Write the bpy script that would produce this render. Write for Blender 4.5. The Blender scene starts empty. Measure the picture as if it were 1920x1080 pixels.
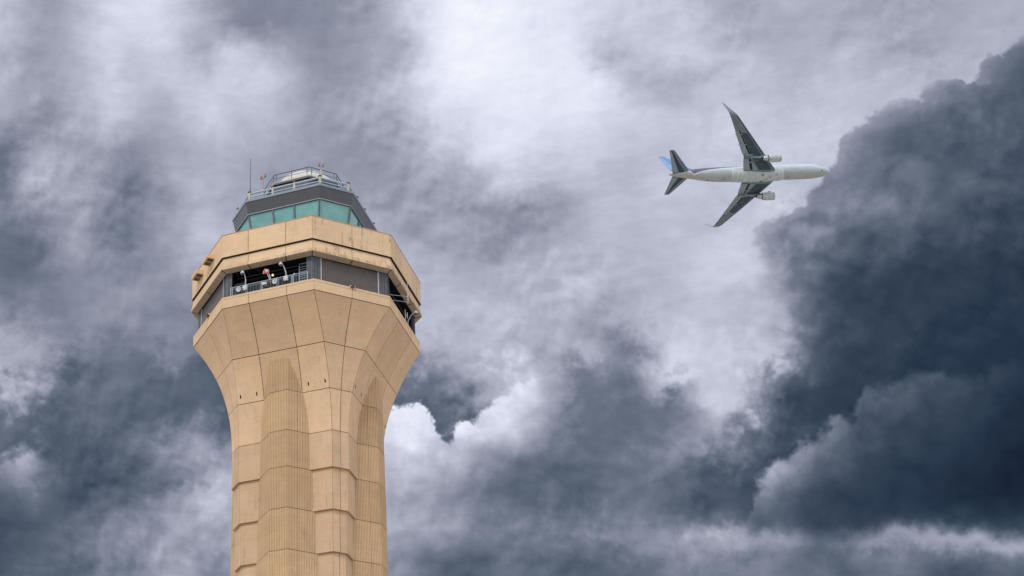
import bpy, math, random
from mathutils import Vector, Matrix
R = math.radians
random.seed(7)
scene = bpy.context.scene
C = scene.collection

# ------------------------------------------------------------------ camera
cam_d = bpy.data.cameras.new('camera')
cam = bpy.data.objects.new('camera', cam_d)
C.objects.link(cam)
PITCH, YAW = 0.5669628, -0.0114314
FPX = 3000.0
cam.location = (0, -169.992, 1.7)
cam.rotation_euler = (math.pi / 2 + PITCH, 0, -YAW)
cam_d.sensor_width = 36
cam_d.lens = FPX / 1920 * 36
cam_d.shift_x = (960 - 545.99) / 1920
cam_d.clip_start = 0.5
cam_d.clip_end = 20000
scene.camera = cam
scene.view_settings.view_transform = 'Standard'
scene.view_settings.look = 'None'
scene.view_settings.gamma = 1
scene.view_settings.exposure = 0.0

# ------------------------------------------------------------------ sun
SUN_EL, SUN_AZ = 48.0, 205.0          # azimuth: compass-style angle the light comes from (0 = +Y, clockwise)
sd = bpy.data.lights.new('sun', 'SUN')
sd.energy = 1.4
sd.angle = R(14)
sd.color = (1.0, 0.95, 0.87)
sun = bpy.data.objects.new('sun', sd)
C.objects.link(sun)
sv = Vector((math.sin(R(SUN_AZ)) * math.cos(R(SUN_EL)), math.cos(R(SUN_AZ)) * math.cos(R(SUN_EL)), math.sin(R(SUN_EL))))
sun.rotation_euler = sv.to_track_quat('Z', 'Y').to_euler()

# ------------------------------------------------------------------ world: Nishita sky behind a procedural cloud cover
world = bpy.data.worlds.new('World')
world.use_nodes = True
nt = world.node_tree
nt.nodes.clear()


def lin(v):
    v = v / 255.0
    return v / 12.92 if v <= 0.04045 else ((v + 0.055) / 1.055) ** 2.4


class G:
    """tiny expression builder for shader trees"""
    def __init__(self, tree):
        self.t = tree

    def node(self, typ, **kw):
        n = self.t.nodes.new(typ)
        for k, v in kw.items():
            setattr(n, k, v)
        return n

    def put(self, sock, v):
        if hasattr(v, 'is_output'):
            self.t.links.new(v, sock)
        else:
            sock.default_value = v

    def m(self, op, a, b=0.0, c=0.0, clamp=False):
        n = self.node('ShaderNodeMath', operation=op, use_clamp=clamp)
        self.put(n.inputs[0], a)
        self.put(n.inputs[1], b)
        self.put(n.inputs[2], c)
        return n.outputs[0]

    def v(self, op, a, b=(0, 0, 0), s=None):
        n = self.node('ShaderNodeVectorMath', operation=op)
        self.put(n.inputs[0], a)
        self.put(n.inputs[1], b)
        if s is not None:
            self.put(n.inputs['Scale'], s)
        return n.outputs['Value'] if op in ('DOT_PRODUCT', 'LENGTH', 'DISTANCE') else n.outputs[0]

    def noise(self, vec, scale, detail=4, rough=0.5, dist=0.0, color=False, lac=2.0):
        n = self.node('ShaderNodeTexNoise')
        self.put(n.inputs['Vector'], vec)
        n.inputs['Scale'].default_value = scale
        n.inputs['Detail'].default_value = detail
        n.inputs['Roughness'].default_value = rough
        n.inputs['Lacunarity'].default_value = lac
        n.inputs['Distortion'].default_value = dist
        return n.outputs['Color'] if color else n.outputs['Fac']

    def step(self, x, a, b, lo=0.0, hi=1.0, kind='SMOOTHSTEP'):
        n = self.node('ShaderNodeMapRange', interpolation_type=kind)
        n.clamp = True
        self.put(n.inputs[0], x)
        self.put(n.inputs[1], a)
        self.put(n.inputs[2], b)
        self.put(n.inputs[3], lo)
        self.put(n.inputs[4], hi)
        return n.outputs[0]

    def mixf(self, f, a, b):
        n = self.node('ShaderNodeMix', data_type='FLOAT')
        self.put(n.inputs[0], f)
        self.put(n.inputs[2], a)
        self.put(n.inputs[3], b)
        return n.outputs[0]

    def mixc(self, f, a, b, mode='MIX'):
        n = self.node('ShaderNodeMix', data_type='RGBA', blend_type=mode)
        self.put(n.inputs[0], f)
        self.put(n.inputs[6], a if hasattr(a, 'is_output') or len(a) == 4 else (*a, 1))
        self.put(n.inputs[7], b if hasattr(b, 'is_output') or len(b) == 4 else (*b, 1))
        return n.outputs[2]

    def ramp(self, f, stops, interp='LINEAR'):
        n = self.node('ShaderNodeValToRGB')
        cr = n.color_ramp
        cr.interpolation = interp
        while len(cr.elements) > 1:
            cr.elements.remove(cr.elements[-1])
        for i, (p, col) in enumerate(stops):
            e = cr.elements[0] if i == 0 else cr.elements.new(p)
            e.position = p
            e.color = (col, col, col, 1) if isinstance(col, float) else (*col, 1)
        self.put(n.inputs[0], f)
        return n.outputs[0]

    def curve(self, f, pts):
        """piecewise linear function of a value in 0..1"""
        pts = [(min(max(a, 0.0), 1.0), b / 2) for a, b in pts]
        return self.m('MULTIPLY', self.ramp(f, pts), 2.0 * 1920.0)


g = G(nt)
tc = g.node('ShaderNodeTexCoord')
D = g.v('NORMALIZE', tc.outputs['Generated'])
# tangent plane of the sky, fixed to the world (the sky is infinitely far away)
AX_R = Vector((math.cos(YAW), -math.sin(YAW), 0))
AX_F = Vector((math.sin(YAW) * math.cos(PITCH), math.cos(YAW) * math.cos(PITCH), math.sin(PITCH)))
AX_U = AX_R.cross(AX_F)
q = g.m('MAXIMUM', g.v('DOT_PRODUCT', D, tuple(AX_F)), 0.12)
X = g.m('ADD', g.m('MULTIPLY', g.m('DIVIDE', g.v('DOT_PRODUCT', D, tuple(AX_R)), q), FPX), 545.99)
Y = g.m('SUBTRACT', 540.0, g.m('MULTIPLY', g.m('DIVIDE', g.v('DOT_PRODUCT', D, tuple(AX_U)), q), FPX))


def warp(scale, amp, detail, rough=0.5, off=(0, 0, 0)):
    c = g.noise(g.v('ADD', D, off), scale, detail, rough, color=True)
    c = g.v('SUBTRACT', c, (0.5, 0.5, 0.5))
    s = g.node('ShaderNodeSeparateXYZ')
    g.put(s.inputs[0], c)
    return g.m('MULTIPLY', s.outputs[0], amp), g.m('MULTIPLY', s.outputs[1], amp)


w1x, w1y = warp(19, 95, 7, 0.6)
w2x, w2y = warp(75, 44, 6, 0.65, (3, 1, 2))
XW = g.m('ADD', g.m('ADD', X, w1x), w2x)
YW = g.m('ADD', g.m('ADD', Y, w1y), w2y)
# gentler warp with puffy edges for the hard-edged cumulus fronts
vor = g.node('ShaderNodeTexVoronoi', feature='SMOOTH_F1')
g.put(vor.inputs['Vector'], g.v('ADD', D, g.v('SCALE', g.noise(D, 60, 3, 0.5, color=True), s=0.010)))
vor.inputs['Scale'].default_value = 52
vor.inputs['Smoothness'].default_value = 0.35
vor.inputs['Detail'].default_value = 3
vor.inputs['Roughness'].default_value = 0.5
puff = g.m('SUBTRACT', 0.45, vor.outputs['Distance'])
bill = g.m('SUBTRACT', 0.16, g.m('ABSOLUTE', g.m('SUBTRACT', g.noise(D, 62, 5, 0.55), 0.5)))
XW0, YW0 = XW, YW
low_m = g.step(Y, 520.0, 640.0, 0.25, 1.0)
XW = g.m('ADD', XW, g.m('MULTIPLY', low_m, g.m('MULTIPLY', bill, 120.0)))
YW = g.m('ADD', YW, g.m('MULTIPLY', low_m, g.m('ADD', g.m('MULTIPLY', g.m('ADD', puff, 0.05), 70.0), g.m('MULTIPLY', bill, 150.0))))
w3x, w3y = warp(34, 70, 8, 0.62, (5, 2, 7))
XE = g.m('ADD', X, w3x)
YE = g.m('ADD', Y, w3y)

NX = 31
ROWY = [30 + 60 * k for k in range(18)]
BASE = [
 [205,165,165,200,215,205,180,138,136,136,142,162,205,244,243,240,230,220,210,200,200,175,168,172,172,170,165,168,170,172,172],
 [190,165,168,210,200,200,170,205,172,150,148,165,192,238,243,236,229,224,180,200,205,200,185,180,180,178,172,175,178,185,180],
 [175,155,178,205,195,195,205,205,200,165,155,172,200,238,240,238,236,230,215,175,175,185,188,188,190,190,188,185,190,185,180],
 [170,160,160,195,180,180,200,190,185,165,160,165,190,215,225,225,225,218,205,205,200,198,198,200,200,195,190,190,190,190,180],
 [120,155,155,150,150,165,170,172,168,155,150,155,160,185,215,220,212,208,200,198,195,198,200,200,200,195,190,190,190,190,180],
 [122,185,170,150,138,165,180,165,155,150,150,150,150,165,175,205,195,190,185,192,198,200,198,198,195,190,190,190,190,190,180],
 [128,135,150,138,132,150,180,165,160,155,155,160,150,165,165,155,145,175,190,185,190,195,200,205,190,180,180,180,180,180,180],
 [105,120,155,130,125,160,190,185,180,175,170,170,170,160,150,150,165,185,190,185,190,200,200,185,180,180,180,180,180,180,180],
 [110,110,130,140,140,155,160,160,165,170,175,175,185,180,175,175,182,185,178,180,185,205,205,190,180,180,180,180,180,180,180],
 [130,125,120,135,140,125,120,130,150,160,170,180,185,190,190,190,185,175,160,185,190,195,185,205,190,180,180,180,180,180,180],
 [150,165,140,115,120,125,120,120,140,150,160,170,180,165,180,180,170,185,140,130,200,200,205,200,150,120,100,90,90,80,80],
 [165,160,105,100,100,95,90,90,100,110,122,128,124,116,158,185,190,138,125,165,205,200,190,110,90,80,70,60,55,50,45],
 [105,95,85,90,95,90,90,90,95,100,100,98,94,92,98,200,195,125,110,110,120,185,190,80,65,60,55,52,50,45,42],
 [85,80,80,85,90,115,130,140,140,120,110,98,95,95,160,185,150,110,105,110,125,140,110,75,62,55,50,48,45,40,36],
 [125,130,80,80,90,110,145,175,175,180,185,190,190,170,135,110,100,105,105,115,110,90,75,68,60,55,50,45,40,34,30],
 [85,110,70,75,100,140,185,195,190,180,175,170,165,145,125,105,105,105,110,120,95,85,80,72,62,52,46,42,36,30,26],
 [70,75,95,120,135,150,165,170,170,170,170,170,180,170,140,135,125,115,125,110,95,90,90,80,65,62,62,62,62,60,60],
 [80,100,110,125,140,170,150,150,150,150,150,150,130,100,95,110,110,100,100,105,130,125,130,122,105,105,120,105,90,95,98],
]
FRONT = {1: {27: 150, 28: 135, 29: 118, 30: 108}, 2: {25: 150, 26: 150, 27: 140, 28: 125, 29: 105, 30: 98},
 3: {23: 160, 24: 155, 25: 145, 26: 128, 27: 112, 28: 106, 29: 102, 30: 96},
 4: {22: 155, 23: 148, 24: 136, 25: 118, 26: 106, 27: 102, 28: 98, 29: 96, 30: 84},
 5: {21: 155, 22: 150, 23: 140, 24: 128, 25: 122, 26: 112, 27: 108, 28: 100, 29: 90, 30: 80},
 6: {21: 150, 22: 148, 23: 138, 24: 130, 25: 134, 26: 126, 27: 108, 28: 90, 29: 76, 30: 68},
 7: {21: 145, 22: 140, 23: 138, 24: 118, 25: 102, 26: 94, 27: 86, 28: 76, 29: 66, 30: 60},
 8: {21: 160, 22: 152, 23: 135, 24: 98, 25: 74, 26: 66, 27: 62, 28: 58, 29: 54, 30: 52},
 9: {21: 170, 22: 165, 23: 118, 24: 82, 25: 72, 26: 68, 27: 64, 28: 58, 29: 54, 30: 50},
 10: {21: 190, 22: 165, 23: 108, 24: 80, 25: 70, 26: 64, 27: 58, 28: 54, 29: 50, 30: 46},
 11: {21: 195, 22: 175, 23: 100, 24: 76, 25: 64, 26: 54, 27: 50, 28: 50, 29: 46, 30: 42, 13: 190, 14: 215, 15: 218, 16: 200, 17: 140},
 12: {11: 222, 12: 235, 13: 238, 14: 238, 15: 232, 16: 190, 17: 118},
 13: {11: 222, 12: 234, 13: 236, 14: 228, 15: 200, 16: 150, 17: 108},
 14: {11: 212, 12: 212, 13: 192, 14: 150, 15: 115, 16: 100, 17: 105}}
LOW = {11: {21: 190, 22: 160, 23: 140, 24: 120, 25: 100, 26: 88, 27: 84, 28: 76, 29: 62, 30: 50},
 12: {21: 170, 22: 165, 23: 155, 24: 135, 25: 108, 26: 86, 27: 76, 28: 66, 29: 54, 30: 44},
 13: {21: 165, 22: 165, 23: 160, 24: 138, 25: 92, 26: 72, 27: 62, 28: 54, 29: 42, 30: 32},
 14: {21: 165, 22: 175, 23: 165, 24: 115, 25: 72, 26: 58, 27: 50, 28: 42, 29: 32, 30: 26},
 15: {21: 82, 22: 150, 23: 108, 24: 68, 25: 56, 26: 50, 27: 44, 28: 36, 29: 28, 30: 26}}


def sheet(rows_, x, y, k0=0):
    """rows of cloud brightness across the sky, blended from row to row"""
    fx = g.m('DIVIDE', x, 1920.0)
    out = None
    for i, row in enumerate(rows_):
        k = k0 + i
        c = g.ramp(fx, [(j / (NX - 1), row[j] / 255.0) for j in range(NX)], 'CARDINAL')
        out = c if out is None else g.mixf(g.step(y, ROWY[k] - 60.0, float(ROWY[k]), kind='LINEAR'), out, c)
    return out


for k_ in range(9, 17):                  # the left-hand clouds are a lighter grey than the storm front
    BASE[k_][:7] = [v + 9 for v in BASE[k_][:7]]
front_rows = [[FRONT.get(k, {}).get(j, BASE[k][j]) for j in range(NX)] for k in range(18)]
low_rows = [[LOW.get(k, {}).get(j, BASE[k][j]) for j in range(NX)] for k in range(10, 18)]
low_rows[0] = list(low_rows[1])
L_base = sheet(BASE, XW, YW)
w4x, w4y = warp(30, 46, 5, 0.5, (9, 4, 1))
XF = g.m('ADD', X, w4x)
YF = g.m('ADD', Y, w4y)
L_front = sheet(front_rows, XF, YF)
L_low = sheet(low_rows, XF, YF, 10)
S = 1920.0
# edge of the big dark cloud at right: x as a function of y
e1 = g.curve(g.m('DIVIDE', YE, S), [(y / S, x / S) for x, y in
     [(1990, 0), (1905, 60), (1850, 84), (1822, 118), (1812, 150), (1745, 160), (1708, 178), (1662, 212), (1606, 226), (1572, 250),
      (1545, 290), (1500, 325), (1478, 375), (1440, 410), (1412, 445), (1408, 480), (1420, 540), (1440, 600), (1450, 680), (1445, 760), (1430, 900), (1430, 1100)]])
f1 = g.m('ADD', g.m('SUBTRACT', XE, e1), g.m('MULTIPLY', puff, 80.0))
fine_e = g.m('MULTIPLY', bill, 90.0)
f1 = g.m('ADD', g.m('ADD', f1, fine_e), 18.0)
soft1 = g.step(Y, 400.0, 600.0, 22.0, 130.0)
m1 = g.step(f1, g.m('MULTIPLY', soft1, -0.5), soft1)
rim1 = g.m('MULTIPLY', g.step(f1, 0.0, 95.0, 0.13, 0.0), g.step(Y, 380.0, 480.0, 1.0, 0.0))
# top edge of the bright cumulus beside the shaft: y as a function of x
e2 = g.curve(g.m('DIVIDE', XE, S), [(x / S, y / S) for x, y in
     [(600, 900), (700, 800), (722, 762), (760, 750), (790, 745), (790, 752), (806, 775), (822, 805), (836, 818), (850, 806), (880, 775), (912, 750), (946, 732),
      (985, 716), (1030, 696), (1080, 640), (1120, 600), (1900, 600)]])
f2 = g.m('ADD', g.m('SUBTRACT', YE, e2), g.m('ADD', g.m('MULTIPLY', puff, 26.0), g.m('MULTIPLY', bill, 80.0)))
m2 = g.m('MULTIPLY', g.step(f2, -4.0, 13.0), g.step(XW, 1010.0, 1110.0, 1.0, 0.0))
mF = g.m('MAXIMUM', m1, m2)
# lower right front
e3 = g.curve(g.m('DIVIDE', XE, S), [(x / S, y / S) for x, y in
     [(1300, 1300), (1395, 1000), (1408, 935), (1416, 895), (1440, 878), (1476, 842), (1500, 824), (1548, 806), (1560, 778), (1608, 765), (1622, 728),
      (1650, 716), (1690, 706), (1704, 686), (1765, 686), (1790, 700), (1850, 694), (1920, 660), (2100, 600)]])
f3 = g.m('ADD', g.m('SUBTRACT', YE, e3), g.m('ADD', g.m('MULTIPLY', puff, 20.0), g.m('MULTIPLY', bill, 90.0)))
m3 = g.m('MULTIPLY', g.step(f3, -6.0, 26.0), g.step(YW, 925.0, 985.0, 1.0, 0.0))
lump = g.m('ADD', 1.06, g.m('MULTIPLY', g.m('ADD', puff, 0.06), 0.26))
L_front = g.m('MULTIPLY', g.m('ADD', L_front, rim1), g.mixf(m2, lump, g.m('ADD', 1.05, g.m('MULTIPLY', g.m('ADD', puff, 0.04), 0.18))))
L_low = g.m('MULTIPLY', L_low, lump)
L = g.mixf(mF, L_base, L_front)
L = g.mixf(m3, L, L_low)
# pale bar of far cloud low at the right
amp = g.ramp(g.m('DIVIDE', XW0, S), [(x / S, a / 255) for x, a in [(1120, 0), (1230, 38), (1300, 66), (1400, 80), (1470, 50), (1536, 22), (1600, 52), (1680, 84), (1790, 86), (1920, 82)]])
bd = g.m('DIVIDE', g.m('SUBTRACT', g.m('ADD', g.m('MULTIPLY', YW0, 0.8), g.m('MULTIPLY', YW, 0.2)), 1008.0), 28.0)
L = g.m('ADD', L, g.m('MULTIPLY', amp, g.m('EXPONENT', g.m('MULTIPLY', g.m('MULTIPLY', bd, bd), -1.0))))
# torn wisps over the gap beside the shaft
for (cx_, cy_, rx_, ry_, am_) in ((915, 690, 75, 26, 0.20), (850, 665, 75, 20, 0.12), (45, 860, 50, 30, 0.16)):
    dx_ = g.m('DIVIDE', g.m('SUBTRACT', XE, float(cx_)), float(rx_))
    dy_ = g.m('DIVIDE', g.m('SUBTRACT', YE, float(cy_)), float(ry_))
    ga = g.m('EXPONENT', g.m('MULTIPLY', g.m('ADD', g.m('MULTIPLY', dx_, dx_), g.m('MULTIPLY', dy_, dy_)), -1.0))
    L = g.m('ADD', L, g.m('MULTIPLY', g.m('MULTIPLY', ga, am_), g.step(g.m('ADD', bill, g.m('MULTIPLY', puff, 0.3)), -0.12, 0.22)))
# structure inside the clouds
n_big = g.noise(D, 24, 10, 0.62, 0.3)
n_st = g.noise(g.v('MULTIPLY', D, (1, 1, 3.2)), 44, 7, 0.62, 0.6)
mod = g.m('ADD', g.m('MULTIPLY', g.m('SUBTRACT', n_big, 0.5), 0.24), g.m('MULTIPLY', g.m('SUBTRACT', n_st, 0.5), 0.16))
hi = g.step(L, 0.74, 0.92, 1.0, 0.60)
L = g.m('MULTIPLY', L, g.m('ADD', 1.0, g.m('MULTIPLY', mod, hi)))
# relief: the side of each billow that faces the brighter sky (up and left) is lighter
LD = (AX_U * 0.85 - AX_R * 0.5).normalized()


def height(vec):
    return g.noise(vec, 30, 6, 0.50, 0.15)


rel = g.m('SUBTRACT', height(D), height(g.v('ADD', D, tuple(LD * 0.0050))))
rw = g.m('MULTIPLY', g.step(L, 0.62, 0.90, 1.0, 0.35), g.step(L, 0.12, 0.40, 0.35, 1.0))
L = g.m('ADD', L, g.m('MULTIPLY', g.m('MULTIPLY', g.m('MULTIPLY', rel, 0.62), g.step(g.noise(g.v('ADD', D, (4, 4, 4)), 11, 3, 0.5), 0.40, 0.62, 0.15, 1.0)), rw))
cols = {0: (4, 10, 22), 24: (14, 25, 42), 45: (34, 47, 66), 65: (53, 66, 83), 95: (86, 96, 112), 120: (112, 120, 136), 150: (148, 152, 169),
        180: (178, 182, 199), 200: (199, 202, 219), 225: (226, 229, 245), 242: (240, 243, 255), 255: (252, 253, 255)}
cloud = g.ramp(L, [(k / 255, tuple(lin(c) for c in v)) for k, v in cols.items()])
# the rest of the overcast, all round and overhead
n_far = g.noise(D, 3.0, 8, 0.55, 0.3)
far = g.ramp(n_far, [(0.30, tuple(lin(c) for c in (150, 156, 178))), (0.5, tuple(lin(c) for c in (214, 217, 232))), (0.7, (1.0, 1.0, 1.0))])
far = g.mixc(1.0, far, (1.4, 1.4, 1.4), 'MULTIPLY')
rad = g.v('LENGTH', g.v('SUBTRACT', g.v('MULTIPLY', D, (1, 1, 1)), tuple((AX_F + AX_R * 0.138).normalized())))
cloud = g.mixc(g.step(rad, 0.42, 0.75), cloud, far)
sky = g.node('ShaderNodeTexSky', sky_type='NISHITA')
sky.sun_disc = False
sky.sun_elevation = R(SUN_EL)
sky.sun_rotation = R(SUN_AZ)
skyc = g.mixc(1.0, sky.outputs[0], (0.10, 0.10, 0.10), 'MULTIPLY')
tot = g.mixc(0.96, skyc, cloud)
bg = g.node('ShaderNodeBackground')
g.put(bg.inputs[0], tot)
bg.inputs[1].default_value = 1.0
wo = g.node('ShaderNodeOutputWorld')
nt.links.new(bg.outputs[0], wo.inputs[0])
scene.world = world
world.cycles.sampling_method = 'MANUAL'
world.cycles.sample_map_resolution = 512
scene.cycles.max_bounces = 6

# ------------------------------------------------------------------ materials
def mat(name, color, rough=0.7, metal=0.0, build=None, spec=0.5):
    m = bpy.data.materials.new(name)
    m.use_nodes = True
    n = m.node_tree
    b = n.nodes['Principled BSDF']
    b.inputs['Base Color'].default_value = (*color, 1)
    b.inputs['Roughness'].default_value = rough
    b.inputs['Metallic'].default_value = metal
    b.inputs['Specular IOR Level'].default_value = spec
    gg = G(n)
    if build:
        build(gg, b)
    else:                                   # light mottling so that no surface is perfectly even
        t = gg.node('ShaderNodeTexCoord').outputs['Object']
        f = gg.noise(t, 2.3, 6, 0.6)
        k = gg.step(f, 0.3, 0.7, 0.86, 1.12, 'LINEAR')
        c = gg.v('SCALE', tuple(color), s=k)
        gg.put(b.inputs['Base Color'], c)
    return m


def concrete(color, streak=0.0, tex=0.0, stain_top=None):
    """precast panels: panel-to-panel tint, mottling, fine board lines and rain streaks"""
    def f(gg, b):
        t = gg.node('ShaderNodeTexCoord').outputs['Object']
        at = gg.node('ShaderNodeAttribute', attribute_name='tint').outputs['Fac']
        tint = gg.m('ADD', 0.93, gg.m('MULTIPLY', at, 0.13))
        mott = gg.step(gg.noise(t, 0.55, 8, 0.62, 0.3), 0.25, 0.75, 0.90, 1.09, 'LINEAR')
        grain = gg.step(gg.noise(t, 9.0, 5, 0.7), 0.2, 0.8, 0.94, 1.06, 'LINEAR')
        lines = gg.step(gg.noise(gg.v('MULTIPLY', t, (0.25, 0.25, 5.5)), 1.0, 4, 0.6), 0.3, 0.7, 0.955, 1.04, 'LINEAR')
        k = gg.m('MULTIPLY', gg.m('MULTIPLY', tint, mott), gg.m('MULTIPLY', grain, lines))
        c = gg.v('SCALE', tuple(color), s=k)
        # slow colour drift between pinker and greyer concrete
        dr = gg.step(gg.noise(gg.v('ADD', t, (7, 3, 1)), 0.22, 4, 0.5), 0.35, 0.65)
        c = gg.mixc(gg.m('MULTIPLY', dr, 0.5), c, gg.v('MULTIPLY', c, (0.97, 1.03, 1.12)))
        if streak > 0:
            sp = gg.node('ShaderNodeSeparateXYZ')
            gg.put(sp.inputs[0], t)
            s1 = gg.noise(gg.v('MULTIPLY', t, (1.0, 1.0, 0.10)), 2.6, 6, 0.72, 0.2)
            patch = gg.step(gg.noise(gg.v('ADD', t, (2, 9, 4)), 0.28, 3, 0.5), 0.36, 0.56)
            brk = gg.step(gg.noise(t, 5.0, 6, 0.7), 0.35, 0.62)
            m_ = gg.m('MULTIPLY', gg.m('MULTIPLY', gg.step(s1, 0.52, 0.62), patch), brk)
            if stain_top:
                m_ = gg.m('MULTIPLY', m_, gg.step(sp.outputs[1], 1.0, 9.0, 0.12, 1.0))
                edge = gg.m('MULTIPLY', gg.step(sp.outputs[2], stain_top[2], stain_top[3], 1.0, 0.0), gg.step(sp.outputs[1], -4.0, 7.0, 0.25, 1.0))
                drip = gg.step(gg.noise(gg.v('MULTIPLY', t, (1, 1, 0.6)), 1.5, 8, 0.75), 0.46, 0.62)
                m_ = gg.m('MAXIMUM', m_, gg.m('MULTIPLY', gg.m('MULTIPLY', edge, drip), 0.8))
            c = gg.mixc(gg.m('MULTIPLY', m_, streak), c, (0.17, 0.125, 0.09))
        gg.put(b.inputs['Base Color'], c)
        bm_ = gg.node('ShaderNodeBump')
        bm_.inputs['Strength'].default_value = 0.25
        bm_.inputs['Distance'].default_value = 0.02
        gg.put(bm_.inputs['Height'], gg.noise(t, 12.0, 4, 0.7))
        gg.t.links.new(bm_.outputs[0], b.inputs['Normal'])
    return f


M = {}
M['panel'] = mat('precast_panel', (0.5, 0.4, 0.3), 0.88, build=concrete((0.700, 0.480, 0.286), 0.25), spec=0.25)
M['pier'] = mat('pier_precast', (0.5, 0.4, 0.3), 0.88, build=concrete((0.590, 0.405, 0.244), 0.35), spec=0.25)
M['flute'] = mat('fluted_precast', (0.5, 0.4, 0.3), 0.9, build=concrete((0.605, 0.418, 0.236), 0.2), spec=0.2)
M['band'] = mat('band_precast', (0.5, 0.4, 0.3), 0.88, build=concrete((0.705, 0.497, 0.297), 0.12), spec=0.25)
M['parapet'] = mat('parapet_precast', (0.5, 0.4, 0.3), 0.88, build=concrete((0.705, 0.497, 0.297), 0.80, 0, (108.2, 110.6, 90.0, 91.0)), spec=0.25)
M['fascia'] = mat('fascia_precast', (0.5, 0.4, 0.3), 0.88, build=concrete((0.705, 0.497, 0.297), 0.75, 0, (106.6, 107.8, 106.2, 106.75)), spec=0.25)
M['joint'] = mat('sealant_and_shade', (0.045, 0.030, 0.020), 0.95)  # joint sealant; same dark tone painted as shade under the parapet
M['soffit'] = mat('soffit_render', (0.42, 0.32, 0.23), 0.9)
M['dark'] = mat('painted_shade', (0.010, 0.012, 0.016), 0.9, spec=0.1)  # shade of the open storey and the weep holes put into the colour
M['dark2'] = mat('dark_steel', (0.018, 0.020, 0.025), 0.6, spec=0.3)
M['column'] = mat('column_cladding', (0.085, 0.09, 0.10), 0.5)
M['blank'] = mat('brown_grey_board', (0.090, 0.074, 0.064), 0.5)
M['edge'] = mat('aluminium_trim', (0.55, 0.57, 0.60), 0.4, 0.3)


def ribbed(color, rough):
    def f(gg, b):
        t = gg.node('ShaderNodeTexCoord').outputs['Object']
        k = gg.step(gg.noise(gg.v('MULTIPLY', t, (1, 1, 0.15)), 1.6, 6, 0.6), 0.3, 0.7, 0.88, 1.14, 'LINEAR')
        gg.put(b.inputs['Base Color'], gg.v('SCALE', tuple(color), s=k))
        b.inputs['Roughness'].default_value = rough
    return f


M['visor'] = mat('visor_metal', (0.1, 0.1, 0.1), 0.35, build=ribbed((0.062, 0.064, 0.070), 0.36))
M['drip'] = mat('blue_grey_trim', (0.20, 0.24, 0.30), 0.4)
M['pipe'] = mat('pale_blue_pipe', (0.42, 0.52, 0.60), 0.35)
M['post'] = mat('beige_post', (0.50, 0.47, 0.36), 0.7)
M['cap'] = mat('weathered_cap', (0.09, 0.08, 0.06), 0.8)
M['railing'] = mat('galvanised_rail', (0.33, 0.40, 0.45), 0.45, 0.1)
M['thinrail'] = mat('dark_handrail', (0.085, 0.085, 0.095), 0.5)
M['glass'] = mat('green_tinted_glass', (0.1, 0.3, 0.3), 0.08)


def glass_build(gg, b):
    t = gg.node('ShaderNodeTexCoord').outputs['Object']
    sp = gg.node('ShaderNodeSeparateXYZ')
    gg.put(sp.inputs[0], t)
    n_ = gg.step(gg.noise(t, 0.7, 4, 0.5, 0.5), 0.3, 0.7, 0.84, 1.12, 'LINEAR')
    gg.put(b.inputs['Base Color'], gg.v('SCALE', (0.145, 0.385, 0.355), s=n_))
    b.inputs['Roughness'].default_value = 0.06
    b.inputs['Specular IOR Level'].default_value = 0.9


M['glass'] = mat('green_tinted_glass', (0.1, 0.3, 0.3), build=glass_build)
M['white'] = mat('white_fibreglass', (0.58, 0.575, 0.52), 0.45)
M['offwhite'] = mat('off_white_enamel', (0.56, 0.57, 0.57), 0.4)
M['red'] = mat('red_lens', (0.42, 0.03, 0.03), 0.25)
M['amber'] = mat('ochre_lamp_body', (0.30, 0.22, 0.10), 0.5)
M['orange'] = mat('orange_enamel', (0.55, 0.14, 0.08), 0.45)
M['yellowlamp'] = mat('yellow_lamp', (0.8, 0.7, 0.3), 0.4)
_b = M['yellowlamp'].node_tree.nodes['Principled BSDF']
_b.inputs['Emission Color'].default_value = (1.0, 0.85, 0.30, 1)
_b.inputs['Emission Strength'].default_value = 1.0
M['smoked'] = mat('smoked_dome', (0.12, 0.12, 0.13), 0.2)


def ground_build(gg, b):
    t = gg.node('ShaderNodeTexCoord').outputs['Object']
    k = gg.step(gg.noise(t, 0.02, 10, 0.65), 0.3, 0.7, 0.6, 1.2, 'LINEAR')
    gg.put(b.inputs['Base Color'], gg.v('SCALE', (0.46, 0.42, 0.36), s=k))


M['ground'] = mat('concrete_apron', (0.36, 0.33, 0.29), 0.9, build=ground_build)


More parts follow.
